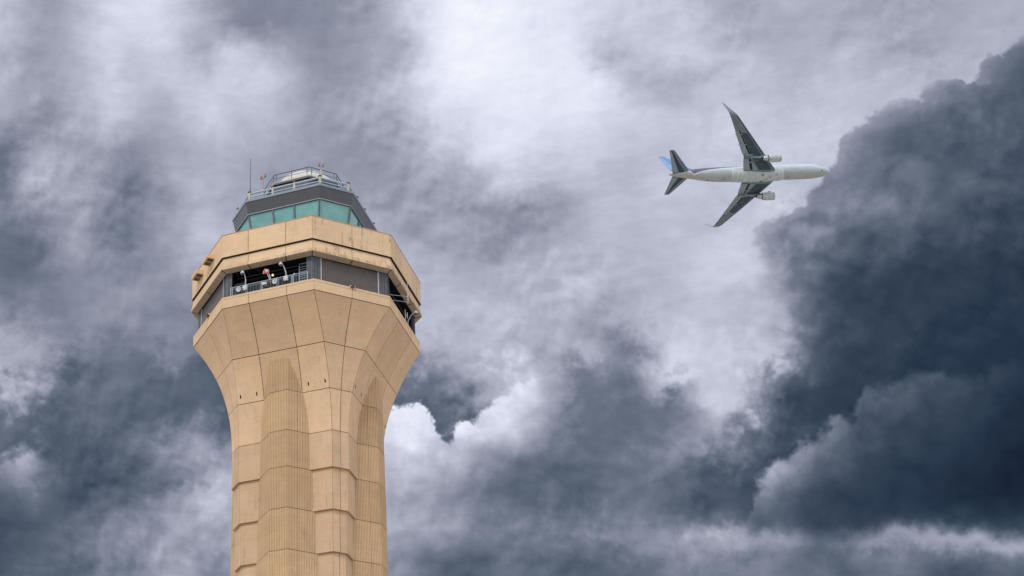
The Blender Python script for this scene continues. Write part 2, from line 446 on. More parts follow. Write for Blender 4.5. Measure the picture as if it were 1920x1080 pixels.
# ------------------------------------------------------------------ mesh helpers
class MB:
    def __init__(self):
        self.v, self.f, self.mi, self.sm, self.tint, self.mats = [], [], [], [], [], []

    def slot(self, m):
        if m not in self.mats:
            self.mats.append(m)
        return self.mats.index(m)

    def face(self, pts, m, smooth=False, tint=0.5):
        i = len(self.v)
        self.v += [tuple(p) for p in pts]
        self.f.append(tuple(range(i, i + len(pts))))
        self.mi.append(self.slot(m)); self.sm.append(smooth); self.tint.append(tint)

    def grid(self, rows, m, closed=False, smooth=True, tint=0.5):
        i = len(self.v)
        n = len(rows[0])
        for r in rows:
            self.v += [tuple(p) for p in r]
        for a in range(len(rows) - 1):
            for b in range(n if closed else n - 1):
                c = (b + 1) % n
                self.f.append((i + a * n + b, i + a * n + c, i + (a + 1) * n + c, i + (a + 1) * n + b))
                self.mi.append(self.slot(m)); self.sm.append(smooth); self.tint.append(tint)
        return i

    def box(self, c, ax, ay, az, m, tint=0.5):
        """c centre; ax, ay, az half-extent vectors"""
        c, ax, ay, az = map(Vector, (c, ax, ay, az))
        P = lambda a, b, d: c + ax * a + ay * b + az * d
        for s in (-1, 1):
            for q_ in (((s, -1, -1), (s, 1, -1), (s, 1, 1), (s, -1, 1)), ((-1, s, -1), (1, s, -1), (1, s, 1), (-1, s, 1)), ((-1, -1, s), (1, -1, s), (1, 1, s), (-1, 1, s))):
                pts = [P(*t) for t in q_]
                nrm = (pts[1] - pts[0]).cross(pts[2] - pts[1])
                if nrm.dot((pts[0] + pts[2]) / 2 - c) < 0:
                    pts.reverse()
                self.face(pts, m, False, tint)

    def tube(self, pts, r, m, n=8, cap=True, smooth=True):
        pts = [Vector(p) for p in pts]
        rs = r if isinstance(r, (list, tuple)) else [r] * len(pts)
        rows = []
        ref = None
        for k, p in enumerate(pts):
            d = (pts[min(k + 1, len(pts) - 1)] - pts[max(k - 1, 0)]).normalized()
            if ref is None:
                ref = Vector((0, 0, 1)) if abs(d.z) < 0.9 else Vector((1, 0, 0))
            a = d.cross(ref).normalized()
            b_ = d.cross(a)
            ref = -b_ if False else ref
            rows.append([p + (a * math.cos(2 * math.pi * j / n) + b_ * math.sin(2 * math.pi * j / n)) * rs[k] for j in range(n)])
        self.grid(rows, m, True, smooth)
        if cap:
            self.face(rows[0], m); self.face(list(reversed(rows[-1])), m)

    def lathe(self, o, axis, prof, m, n=24, smooth=True):
        """prof: list of (distance along axis, radius)"""
        o, axis = Vector(o), Vector(axis).normalized()
        a = axis.orthogonal().normalized()
        b_ = axis.cross(a)
        rows = [[o + axis * t + (a * math.cos(2 * math.pi * j / n) + b_ * math.sin(2 * math.pi * j / n)) * max(r, 1e-4) for j in range(n)] for t, r in prof]
        self.grid(rows, m, True, smooth)

    def build(self, name, parent=None, loc=None, rot=None):
        me = bpy.data.meshes.new(name)
        me.from_pydata(self.v, [], self.f)
        for m in self.mats:
            me.materials.append(m)
        me.polygons.foreach_set('material_index', self.mi)
        me.polygons.foreach_set('use_smooth', self.sm)
        at = me.attributes.new('tint', 'FLOAT', 'FACE')
        at.data.foreach_set('value', self.tint)
        me.update()
        o = bpy.data.objects.new(name, me)
        C.objects.link(o)
        if parent:
            o.parent = parent
        if loc is not None:
            o.location = loc
        return o


def tag(o, label=None, cat=None, group=None, kind=None):
    for k, v in (('label', label), ('category', cat), ('group', group), ('kind', kind)):
        if v:
            o[k] = v
    return o


def empty(name, loc, rz=0.0):
    o = bpy.data.objects.new(name, None)
    C.objects.link(o)
    o.location = loc
    o.rotation_euler = (0, 0, rz)
    o.empty_display_size = 1
    return o


# ------------------------------------------------------------------ ground
gm = MB()
GN = 48
gm.face([(9000 * math.cos(2 * math.pi * k / GN), 9000 * math.sin(2 * math.pi * k / GN), 0) for k in range(GN)], M['ground'])
tag(gm.build('ground'), kind='structure')

# ------------------------------------------------------------------ control tower
PSI = 0.366831
E1 = Vector((-math.sin(PSI), -math.cos(PSI), 0))        # outward normal of the long face seen in front
E2 = Vector((math.cos(PSI), -math.sin(PSI), 0))         # outward normal of the long face seen at right
TZ = math.atan2(E1.y, E1.x)
tower = empty('control_tower', (0, 0, 0), TZ)
tag(tower, 'tall beige concrete airport control tower with flared octagonal head and green glass cab', 'control tower')


def W(a, b, z):
    """tower frame -> world"""
    p = E1 * a + E2 * b
    return Vector((p.x, p.y, z))


def ring(a, t, z):
    return [Vector(p) for p in ((a, -t, z), (a, t, z), (t, a, z), (-t, a, z), (-a, t, z), (-a, -t, z), (-t, -a, z), (t, -a, z))]


LONG = [0, 0.293, 0.707, 1]
SHORT = [0, 0.5, 1]


def skin(mb, rings, m, joints=None, gap=0.035, depth=0.07, top=True, bottom=True, faces=range(8), tint=None, close_in=0.07):
    """panels of one storey: rings = list of octagon rings bottom -> top; panels split at joints, open gaps between them"""
    for i in faces:
        fr = joints[i] if joints else (LONG if i % 2 == 0 else SHORT)
        j = (i + 1) % 8
        A = [r[i] for r in rings]
        B = [r[j] for r in rings]
        Ltop = (B[-1] - A[-1]).length
        for s0, s1 in zip(fr[:-1], fr[1:]):
            tn = random.random() if tint is None else tint
            e0 = gap / max((B[0] - A[0]).length, 0.2)
            e1_ = gap / max(Ltop, 0.2)
            rows = []
            for k in range(len(rings)):
                fk = k / (len(rings) - 1)
                e = e0 + (e1_ - e0) * fk
                rows.append([A[k].lerp(B[k], s0 + e), A[k].lerp(B[k], s1 - e)])
            d = (rows[1][0] - rows[0][0]).normalized()
            if bottom:
                rows[0] = [p + d * gap for p in rows[0]]
            d = (rows[-1][0] - rows[-2][0]).normalized()
            if top:
                rows[-1] = [p - d * gap for p in rows[-1]]
            mb.grid(rows, m, False, len(rows) > 2, tn)
            # edge returns of the panel
            nrm = (rows[0][1] - rows[0][0]).cross(rows[1][0] - rows[0][0]).normalized()
            loop = [r[0] for r in rows] + [r[1] for r in reversed(rows)]
            for k in range(len(loop)):
                p, q_ = loop[k], loop[(k + 1) % len(loop)]
                mb.face([p, q_, q_ - nrm * depth, p - nrm * depth], m, False, tn)
    # sealant behind the gaps
    if close_in:
        for i in faces:
            j = (i + 1) % 8
            rows = []
            fr = joints[i] if joints else (0, 1)
            for r in rings:
                mid = (r[i] + r[j]) / 2
                nn = Vector((mid.x, mid.y, 0)).normalized() * close_in
                rows.append([r[i].lerp(r[j], fr[0]) - nn, r[i].lerp(r[j], fr[-1]) - nn])
            mb.grid(rows, M['joint'], False, True)


def annulus(mb, r0, r1, m, faces=range(8), tint=0.5, flip=False, parts=None):
    for i in faces:
        j = (i + 1) % 8
        f0, f1 = parts[i] if parts else (0, 1)
        q_ = [r0[i].lerp(r0[j], f0), r0[i].lerp(r0[j], f1), r1[i].lerp(r1[j], f1), r1[i].lerp(r1[j], f0)]
        mb.face(q_ if not flip else q_[::-1], m, False, tint)


def cap(mb, r, m):
    mb.face(list(r), m)


# flare profile (apothem of the long faces against height)
PROF = [(80.79, 7.20), (85.32, 7.214), (90.455, 7.785), (95.64, 9.502), (100.861, 12.688)]
SL = [0.0, 0.035, 0.21, 0.47, 0.76]


def flare(z):
    for k in range(len(PROF) - 1):
        z0, a0 = PROF[k]
        z1, a1 = PROF[k + 1]
        if z <= z1:
            h = z1 - z0
            u = (z - z0) / h
            return (2 * u**3 - 3 * u**2 + 1) * a0 + (u**3 - 2 * u**2 + u) * h * SL[k] + (-2 * u**3 + 3 * u**2) * a1 + (u**3 - u**2) * h * SL[k + 1]
    return PROF[-1][1]


T0 = 5.76
head = MB()
for (z0, z1) in ((95.64, 100.861), (90.455, 95.64), (85.32, 90.455)):
    rs = [ring(flare(z0 + (z1 - z0) * k / 7), T0, z0 + (z1 - z0) * k / 7) for k in range(8)]
    skin(head, rs, M['panel'], gap=0.038)
# weep holes in the middle storey, two on each side of the pilaster
for ax, bx in (((1, 0), (0, 1)), ((0, 1), (-1, 0)), ((-1, 0), (0, -1)), ((0, -1), (1, 0))):
    for e in (-5.28, -3.22, 3.22, 5.28):
        z = 91.35
        a_, a2_ = flare(z - 0.16) + 0.012, flare(z + 0.16) + 0.012
        am = flare(z) + 0.012
        n3 = Vector((ax[0], ax[1], 0))
        b3 = Vector((bx[0], bx[1], 0))
        pts = []
        for k in range(10):
            th = 2 * math.pi * k / 10
            zz = z + 0.26 * math.sin(th)
            pts.append(n3 * (flare(zz) + 0.014) + b3 * (e + 0.085 * math.cos(th)) + Vector((0, 0, zz)))
        head.face(pts, M['dark'])
head.build('flared_capital', tower)

# smooth corner piers below the flare, each row set back under the one above
rows_z = [85.32, 80.79, 75.79, 70.85, 65.9, 60.95, 56.0, 51.05, 46.1, 41.2, 36.2, 31.3, 26.3, 21.4, 16.4, 11.5, 6.5, 0.0]
for fi in (1, 3, 5, 7):
    pier = MB()
    for k in range(len(rows_z) - 1):
        kk = min(k, 5)
        a, t = 7.21 - 0.25 * kk, 5.745 - 0.13 * kk
        zt, zb = rows_z[k], rows_z[k + 1]
        fs = [(fi - 1) % 8, fi, (fi + 1) % 8]
        jn = {fs[0]: [0.5, 1], fs[1]: SHORT, fs[2]: [0, 0.5]}
        r_t, r_b = ring(a, t, zt), ring(a, t, zb)
        half = {fs[0]: (0.5, 1), fs[1]: (0, 1), fs[2]: (0, 0.5)}
        skin(pier, [r_b, r_t], M['pier'], jn, gap=0.03, faces=fs, top=(k == 0), bottom=False)
        an, tn_ = 7.21 - 0.25 * min(k + 1, 5), 5.745 - 0.13 * min(k + 1, 5)
        if an < a:
            annulus(pier, ring(a, t, zb - 0.004), ring(an - 0.1, tn_ - 0.05, zb - 0.004), M['pier'], fs, flip=True, parts=half)
            annulus(pier, ring(an + 0.01, tn_ + 0.004, zb - 0.006), ring(an + 0.01, tn_ + 0.004, zb - 0.03), M['joint'], fs, parts=half)
    pier.build('corner_pier', tower)

# fluted pilasters, one in the middle of every long face
PP, PQ = 9.15, 1.08
pil_z = [95.45, 90.455, 85.33, 80.79, 75.79, 70.85, 65.9, 60.95, 56.0, 51.05, 46.1, 41.2, 36.2, 31.3, 26.3, 21.4, 16.4, 11.5, 6.5, 0.0]


def flute_line(p0, p1, n, depth=0.085, wide=0.40, extra=None):
    """plan polyline with grooves from p0 to p1; outward normal to the right of travel"""
    p0, p1 = Vector(p0), Vector(p1)
    d = (p1 - p0)
    nn = Vector((d.y, -d.x)).normalized()
    out = []
    for k in range(n):
        s = lambda f_: p0 + d * ((k + f_) / n)
        dep = depth
        if extra is not None and k == extra:
            dep = depth * 1.6
        out += [s(0.5 - wide / 2), s(0.5 - wide / 2 + 0.06) - nn * dep, s(0.5 + wide / 2 - 0.06) - nn * dep, s(0.5 + wide / 2)]
    return out


LC = 3.6
for q_ in range(4):
    pm = MB()
    rz = Matrix.Rotation(q_ * math.pi / 2, 3, 'Z')
    P0, P1, P2, P3 = (PP - LC, -PQ - LC), (PP, -PQ), (PP, PQ), (PP - LC, PQ + LC)
    line = [Vector(P0)] + flute_line(P0, P1, 26, extra=19) + [Vector(P1)] + flute_line(P1, P2, 11) + [Vector(P2)] + flute_line(P2, P3, 26, extra=6) + [Vector(P3)]
    inner = [Vector((PP - LC, -PQ - LC + 0.14)), Vector((PP - 0.1, -PQ + 0.04)), Vector((PP - 0.1, PQ - 0.04)), Vector((PP - LC, PQ + LC - 0.14))]
    for k in range(len(pil_z) - 1):
        zt, zb = pil_z[k] - 0.03, pil_z[k + 1] + 0.03
        up = [rz @ Vector((p.x, p.y, zt)) for p in line]
        dn = [rz @ Vector((p.x, p.y, zb)) for p in line]
        tn = random.random()
        pm.grid([dn, up], M['flute'], False, False, tn)
    pm.grid([[rz @ Vector((p.x, p.y, 0.0)) for p in inner], [rz @ Vector((p.x, p.y, 95.4)) for p in inner]], M['joint'], False, False)
    pm.face([rz @ Vector((p.x, p.y, 95.42)) for p in (Vector(P0), Vector(P1), Vector(P2), Vector(P3))], M['flute'])
    pm.build('fluted_pilaster', tower)

core = MB()
core.grid([ring(5.4, 3.6, 0), ring(5.4, 3.6, 100)], M['joint'], True, False)
core.build('shaft_core', tower)

# balcony wall under the opening
bw = MB()
rb, rc, rt = ring(12.70, 5.79, 100.861), ring(12.745, 5.80, 102.06), ring(12.75, 5.81, 102.353)
skin(bw, [rb, rc], M['band'], gap=0.03)
skin(bw, [rc, rt], M['band'], gap=0.012, top=False)
r_in = ring(12.45, 5.7, 102.353)
annulus(bw, rt, r_in, M['band'])
annulus(bw, r_in, ring(12.45, 5.7, 101.6), M['band'])
annulus(bw, ring(12.70, 5.79, 100.855), ring(12.55, 5.7, 100.855), M['joint'], flip=True)
bw.build('balcony_wall', tower)

deck = MB()
cap(deck, ring(12.5, 5.7, 101.6), M['dark2'])
deck.build('balcony_deck', tower)

# inside of the open storey, its shade put into near-black colours
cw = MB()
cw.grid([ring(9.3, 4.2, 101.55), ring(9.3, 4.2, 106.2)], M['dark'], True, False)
for fi in range(8):
    r_ = ring(9.33, 4.22, 101.6)
    r2_ = ring(9.33, 4.22, 106.0)
    A, B = r_[fi], r_[(fi + 1) % 8]
    for k in range(1, 6):
        p = A.lerp(B, k / 6)
        cw.tube([p, p + Vector((0, 0, 4.3))], 0.07, M['dark2'], 6)
for k in range(5):
    zz = 105.35 - 0.12 * (k % 2)
    a = 9.8 + k * 0.45
    cw.tube([Vector((a, -4.3, zz)), Vector((a, 4.6, zz))], 0.06 + 0.03 * (k % 3), M['dark2'], 8)
    cw.tube([Vector((-4.3, a, zz)), Vector((4.6, a, zz))], 0.06 + 0.03 * (k % 3), M['dark2'], 8)
for k in range(3):
    cw.tube([Vector((9.3, -4.2 + k * 1.4, 105.6)), Vector((12.3, -4.2 + k * 1.4, 105.6))], 0.08, M['dark2'], 6)
cw.box((9.9, -2.9, 102.9), (0.35, 0, 0), (0, 0.62, 0), (0, 0, 1.3), mat('plant_cabinet', (0.09, 0.09, 0.075), 0.7))
cw.build('machinery_core', tower)
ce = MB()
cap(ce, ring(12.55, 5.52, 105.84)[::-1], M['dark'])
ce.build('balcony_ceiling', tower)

# grey corner columns: one mesh each, wide on the closed side and narrow on the open side
rt_ = ring(12.34, 5.42, 0)
for i in range(8):
    Vp = rt_[i]
    prv, nxt = rt_[(i - 1) % 8], rt_[(i + 1) % 8]
    # face i (to nxt) is long when i is even; the other one is short
    ln, sh = (nxt, prv) if i % 2 == 0 else (prv, nxt)
    dl, ds = (ln - Vp).normalized(), (sh - Vp).normalized()
    nl = Vector((Vp.x, Vp.y, 0)).normalized()
    cm = MB()
    for d, wid, mcol in ((dl, 0.55, M['column']), (ds, 1.12, M['column'])):
        nn = Vector((-d.y, d.x, 0))
        if nn.dot(nl) < 0:
            nn = -nn
        c_ = Vp + d * (wid / 2) - nn * 0.2
        cm.box((c_.x, c_.y, 103.85), d * (wid / 2), nn * 0.2, Vector((0, 0, 2.25)), mcol)
        # standing seams and the bright edge trim
        for s in (0.33, 0.66):
            pz = Vp + d * (wid * s) + nn * 0.006
            cm.box((pz.x, pz.y, 103.85), d * 0.018, nn * 0.012, Vector((0, 0, 2.2)), M['dark2'])
        pz = Vp + d * (wid + 0.05) - nn * 0.1
        cm.box((pz.x, pz.y, 103.85), d * 0.045, nn * 0.14, Vector((0, 0, 2.22)), M['edge'] if d is ds else M['column'])
    cm.build('corner_column', tower)

# closed brown-grey boards on the short faces
for i in (1, 3, 5, 7):
    A, B = rt_[i], rt_[(i + 1) % 8]
    d = (B - A).normalized()
    nn = Vector((d.y, -d.x, 0))
    A2, B2 = A + d * 1.2 - nn * 0.14, B - d * 1.2 - nn * 0.14
    bm_ = MB()
    mid = (A2 + B2) / 2
    bm_.box((mid.x, mid.y, 103.85), (B2 - A2) / 2, nn * 0.06, Vector((0, 0, 2.22)), M['blank'])
    bm_.build('closed_board', tower)

# fascia and soffit above the opening
fs_ = MB()
r0, r1, r2 = ring(13.171, 5.825, 106.029), ring(13.12, 5.80, 106.42), ring(12.90, 5.73, 107.70)
skin(fs_, [r1, r2], M['fascia'], gap=0.028, top=False, bottom=False)
skin(fs_, [r0, ring(13.165, 5.82, 106.40)], M['fascia'], gap=0.022, top=False, bottom=False)
annulus(fs_, ring(13.165, 5.82, 106.40), ring(13.10, 5.79, 106.42), M['fascia'])
ri = ring(12.44, 5.48, 105.80)
for i in range(8):
    j = (i + 1) % 8
    fr = LONG if i % 2 == 0 else SHORT
    for s0, s1 in zip(fr[:-1], fr[1:]):
        e = 0.006
        fs_.face([ri[i].lerp(ri[j], s0 + e), ri[i].lerp(ri[j], s1 - e), r0[i].lerp(r0[j], s1 - e), r0[i].lerp(r0[j], s0 + e)][::-1], M['soffit'])
up_ = Vector((0, 0, 0.03))
annulus(fs_, [p + up_ for p in ri], [p + up_ for p in r0], M['joint'])
annulus(fs_, ring(12.9, 5.73, 107.704), ring(12.55, 5.6, 107.704), M['fascia'])
fs_.grid([ring(12.6, 5.62, 107.55), ring(12.6, 5.62, 107.85)], M['joint'], True, False)  # groove wall coloured dark in place of the shade in the gap
fs_.build('fascia', tower)

pa = MB()
q0, q1 = ring(13.115, 5.79, 107.80), ring(13.20, 5.827, 110.942)
skin(pa, [q0, q1], M['parapet'], gap=0.03, top=False, bottom=False)
annulus(pa, ring(13.115, 5.79, 107.795), ring(12.55, 5.6, 107.795), M['joint'], flip=True)  # dark tone stands in for shade on the parapet underside
# narrow shadow groove and lip along the bottom edge
q2 = ring(12.85, 5.70, 110.942)
annulus(pa, q1, q2, M['band'])
annulus(pa, q2, ring(12.85, 5.70, 109.6), M['band'])
lip0, lip1 = ring(13.155, 5.805, 107.80), ring(13.155, 5.805, 107.96)
annulus(pa, lip0, lip1, M['parapet'])
annulus(pa, lip1, ring(13.09, 5.79, 107.99), M['parapet'])
pa.build('parapet', tower)
cop = MB()
annulus(cop, ring(13.24, 5.84, 110.95), ring(13.24, 5.84, 111.03), M['soffit'])
annulus(cop, ring(13.24, 5.84, 111.03), ring(12.82, 5.68, 111.03), M['soffit'])
annulus(cop, ring(13.24, 5.84, 110.95), ring(13.15, 5.81, 110.95), M['soffit'], flip=True)
cop.build('coping', tower)
rd = MB()
cap(rd, ring(12.87, 5.7, 109.7), mat('roof_membrane', (0.30, 0.29, 0.27), 0.9))
rd.build('roof_deck', tower)

# ------------------------------------------------------------------ glass cab
CT, CB = (7.80, 4.79, 117.32), (7.02, 4.30, 113.2)


def cabring(f_, off=0.0):
    return ring(CB[0] + (CT[0] - CB[0]) * f_ + off, CB[1] + (CT[1] - CB[1]) * f_ + off * 0.414, CB[2] + (CT[2] - CB[2]) * f_)


sillm = MB()
sillm.grid([ring(6.95, 4.27, 109.7), cabring(0.0, 0.06)], M['visor'], True, False)
sillm.build('cab_wall', tower)
M['mullion'] = mat('grey_mullion', (0.13, 0.145, 0.165), 0.45)
M['reveal'] = mat('pale_trim', (0.55, 0.55, 0.53), 0.5)
tp, bt = cabring(1.0), cabring(0.0)
for i in range(8):
    j = (i + 1) % 8
    fr = [0, 0.345, 0.645, 1] if i % 2 == 0 else [0, 1]
    if i in (4, 6):
        fr = [0, 1 / 3, 2 / 3, 1]
    for s0, s1 in zip(fr[:-1], fr[1:]):
        win = MB()
        c0, c1 = bt[i].lerp(bt[j], s0), bt[i].lerp(bt[j], s1)
        d0, d1 = tp[i].lerp(tp[j], s0), tp[i].lerp(tp[j], s1)
        mid = (c0 + c1 + d0 + d1) / 4
        nn = (c1 - c0).cross(d0 - c0).normalized()
        # frame: four bars
        fw = 0.10
        for (p, q2_) in ((c0, c1), (d0, d1), (c0, d0), (c1, d1)):
            m_ = (p + q2_) / 2
            dd = (q2_ - p) / 2
            inn = (mid - m_)
            inn = (inn - dd * (inn.dot(dd) / dd.dot(dd))).normalized()
            win.box(m_ + inn * fw * 0.5 + nn * 0.02, dd * 0.998, inn * fw * 0.5, nn * 0.06, M['mullion'])
        w = win.build('window', tower)
        gl = MB()
        gl.face([c0 - nn * 0.09, c1 - nn * 0.09, d1 - nn * 0.09, d0 - nn * 0.09], M['glass'])
        gl.build('pane', w)
    # slim pale trim under the visor
vz = MB()
v0, v1 = ring(7.84, 4.81, 117.34), ring(8.155, 4.965, 118.99)
NS = 10
for i in range(8):
    j = (i + 1) % 8
    n_ = 14 if i % 2 == 0 else 5
    for k in range(n_):
        e = 0.0004
        vz.face([v0[i].lerp(v0[j], k / n_ + e), v0[i].lerp(v0[j], (k + 1) / n_ - e), v1[i].lerp(v1[j], (k + 1) / n_ - e), v1[i].lerp(v1[j], k / n_ + e)], M['visor'], False)
vz.grid([[p * 0.998 + Vector((0, 0, p.z * 0.002)) for p in v0], [p * 0.998 + Vector((0, 0, p.z * 0.002)) for p in v1]], M['dark2'], True, False)
annulus(vz, v0, ring(7.6, 4.7, 117.34), M['dark2'], flip=True)
t0, t1 = ring(7.87, 4.82, 117.29), ring(7.87, 4.82, 117.35)
annulus(vz, t0, t1, M['reveal'])
annulus(vz, t0, ring(7.8, 4.79, 117.29), M['reveal'], flip=True)
vz.build('visor', tower)
cr_ = MB()
s0, s1, s2 = ring(8.20, 4.98, 118.99), ring(8.24, 5.0, 119.02), ring(8.24, 5.0, 119.36)
annulus(cr_, v1, s0, M['drip'], flip=True)
annulus(cr_, s0, s1, M['drip'])
annulus(cr_, s1, s2, M['drip'])
cap(cr_, s2, M['drip'])
cr_.build('cab_roof', tower)

# roof-edge rail: fat pale pipes on stubby posts, each post a part of its own
rr = ring(7.52, 4.76, 0)
pp_ = MB()
for h, rad_ in ((120.70, 0.125), (120.16, 0.085)):
    pts = [Vector((p.x, p.y, h)) for p in rr]
    for i in range(8):
        pp_.tube([pts[i], pts[(i + 1) % 8]], rad_, M['pipe'], 10)
pp_.build('rail_pipe', tower)
for i in range(8):
    j = (i + 1) % 8
    for s in ((0, 0.333, 0.64) if i % 2 == 0 else (0,)):
        p = rr[i].lerp(rr[j], s)
        pm = MB()
        d = (rr[j] - rr[i]).normalized()
        nn = Vector((d.y, -d.x, 0))
        pm.box((p.x, p.y, 120.12), d * 0.13, nn * 0.13, Vector((0, 0, 0.76)), M['post'])
        pm.box((p.x, p.y, 120.94), d * 0.20, nn * 0.20, Vector((0, 0, 0.06)), M['cap'])
        pm.build('rail_post', tower)

# penthouse and upper platform
ph = MB()
ph.grid([ring(5.0, 2.3, 119.36), ring(5.0, 2.3, 123.1)], M['visor'], True, False)
ph.build('penthouse', tower)
pf = MB()
annulus(pf, ring(5.2, 2.4, 123.12), ring(5.2, 2.4, 123.42), M['post'])
annulus(pf, ring(5.2, 2.4, 123.12), ring(4.6, 2.1, 123.1), M['visor'], flip=True)
annulus(pf, ring(5.205, 2.405, 123.02), ring(5.205, 2.405, 123.30), M['thinrail'])
cap(pf, ring(5.2, 2.4, 123.42), M['post'])
pf.build('upper_platform', tower)
ur = MB()
r5 = ring(5.06, 2.38, 0)
for h, rad_ in ((124.74, 0.055), (124.1, 0.03)):
    for i in range(8):
        a, b = r5[i], r5[(i + 1) % 8]
        ur.tube([(a.x, a.y, h), (b.x, b.y, h)], rad_, M['thinrail'], 8)
for i in range(8):
    a, b = r5[i], r5[(i + 1) % 8]
    for s in ((0.06, 0.5, 0.94) if i % 2 == 0 else (0.09, 0.93)):
        p = a.lerp(b, s)
        ur.tube([(p.x, p.y, 123.4), (p.x, p.y, 124.74)], 0.045, M['thinrail'], 8)
ur.build('upper_railing', tower)

# sloping access ladders on the two sides of the penthouse
for s in (-1, 1):
    la = MB()
    for o_ in (-0.35, 0.35):
        base = Vector((3.2 + o_ * 0.7, s * 6.0 + o_ * 0.7 * s, 119.4)) if s < 0 else Vector((-1.2 + o_, 6.6, 119.4))
        topp = Vector((3.1 + o_ * 0.7, s * 3.9 + o_ * 0.7 * s, 123.5)) if s < 0 else Vector((-1.2 + o_, 4.9, 123.5))
        la.tube([base, topp, topp + Vector((0, 0, 1.0))], 0.06, M['pipe'], 8)
    la.build('access_ladder', tower)

# balcony railings in the four openings
for q_ in range(4):
    br = MB()
    rz = Matrix.Rotation(q_ * math.pi / 2, 3, 'Z')
    xx = 12.56 if q_ == 0 else 12.32
    y0, y1 = -4.78, 4.95
    zt, zb = (103.60 if q_ == 0 else 103.05), 102.40
    F = lambda a, b, c: rz @ Vector((a, b, c))
    br.tube([F(xx, y0, zt), F(xx, y1, zt)], 0.06, M['railing'], 8)
    br.tube([F(xx, y0, zt - 0.22), F(xx, y1, zt - 0.22)], 0.03, M['railing'], 6)
    br.tube([F(xx, y0, zb + 0.05), F(xx, y1, zb + 0.05)], 0.035, M['railing'], 6)
    n_ = 50
    for k in range(n_ + 1):
        y = y0 + (y1 - y0) * k / n_
        big = k % 10 in (0,) or k in (n_,)
        dbl = k % 10 == 1
        r_ = 0.075 if big else (0.055 if dbl else 0.017)
        br.tube([F(xx, y, 102.35), F(xx, y, zt if (big or dbl) else zt - 0.22)], r_, M['railing'], 6)
    br.build('balcony_railing', tower)

# louvred screens standing just inside the ends of the opening
for (y0, y1, z0, z1, bright) in ((3.55, 4.75, 103.0, 105.55, True), (-4.7, -3.4, 102.6, 104.6, False)):
    lv = MB()
    mm = M['railing'] if bright else M['column']
    x_ = 11.6
    lv.box((x_, y0, (z0 + z1) / 2), (0.05, 0, 0), (0, 0.035, 0), (0, 0, (z1 - z0) / 2), mm)
    lv.box((x_, (y0 + y1) / 2, z1), (0.05, 0, 0), (0, (y1 - y0) / 2, 0), (0, 0, 0.03), mm)
    n_ = 8
    for k in range(n_):
        z = z0 + (z1 - z0) * (k + 0.5) / n_
        lv.box((x_, (y0 + y1) / 2, z), (0.06, 0, -0.02), (0, (y1 - y0) / 2, 0), (0, 0, 0.028), mm)
    lv.build('louvre_screen', tower)

# ------------------------------------------------------------------ equipment on the tower, each a thing of its own
def local(name, p, rz=TZ):
    return empty(name, p, rz)


rdm = MB()
rdm.lathe((0, 0, 0), (0, 0, 1), [(0, 4.35), (0.1, 4.35)] + [(0.1 + 3.6 * math.sin(R(k)), 4.3 * math.cos(R(k))) for k in range(0, 91, 6)], M['white'], 48)
o = rdm.build('radome')
o.location = (0, 0, 123.424)
tag(o, 'white domed radome on top of the tower inside the upper railing', 'radome')
seam = MB()
for k in range(8):
    th = k * math.pi / 4 + 0.2
    pts = [Vector((math.cos(th) * 4.31 * math.cos(R(e)), math.sin(th) * 4.31 * math.cos(R(e)), 0.1 + 3.61 * math.sin(R(e)))) for e in range(0, 90, 8)]
    seam.tube(pts, 0.018, M['post'], 5)
seam.build('dome_seam', o)

ant = MB()
p = W(8.10, -4.96 + 0.42, 120.62)
ant.tube([(0, 0, 0), (0, 0, 0.5)], 0.07, M['thinrail'], 8)
ant.tube([(0, 0, 0.5), (0, 0, 5.45)], [0.05, 0.03], M['thinrail'], 8)
ant.lathe((0, 0, 5.45), (0, 0, 1), [(0, 0.03), (0.05, 0.06), (0.14, 0.05), (0.16, 0)], M['edge'], 8)
p = W(7.52, -4.70, 121.0)
o = ant.build('whip_antenna')
o.location = p
tag(o, 'tall thin dark whip antenna standing above the left corner of the cab roof', 'antenna')

for (pt, h, dxy, lab) in ((W(3.9, 3.6, 123.43), 2.2, E2, 'pair of red obstruction lamps on a beige mast in front of the white radome'),
                          (W(5.0, -4.0, 119.37), 5.7, E2, 'pair of red obstruction lamps on a thin mast left of the upper railing')):
    root = local('obstruction_light', pt, 0)
    tag(root, lab, 'obstruction light', 'red obstruction lights on the cab roof')
    ms = MB()
    ms.tube([(0, 0, 0), (0, 0, h * 0.62)], 0.10, M['post'], 8)
    ms.tube([(0, 0, h * 0.62), (0, 0, h - 0.35)], 0.045, M['amber'], 8)
    for s in (-1, 1):
        ms.tube([Vector((0, 0, h - 0.36)), Vector(dxy) * 0.28 * s + Vector((0, 0, h - 0.30 + 0.0 * s))], 0.035, M['amber'], 6)
    ms.build('mast', root)
    for s in (-1, 1):
        lm = MB()
        c_ = Vector(dxy) * 0.28 * s + Vector((0, 0, h - 0.34 - 0.12 * s * (1 if h < 3 else -1)))
        lm.lathe(c_, (0, 0, 1), [(0, 0.05), (0.04, 0.13), (0.24, 0.15), (0.26, 0.0)], M['amber'], 12)
        l_ = lm.build('lamp', root)
        rl = MB()
        rl.lathe(c_ + Vector((0, 0, 0.26)), (0, 0, 1), [(0, 0.13), (0.12, 0.14), (0.22, 0.10), (0.27, 0.0)], M['red'], 12)
        rl.build('red_lens', l_)


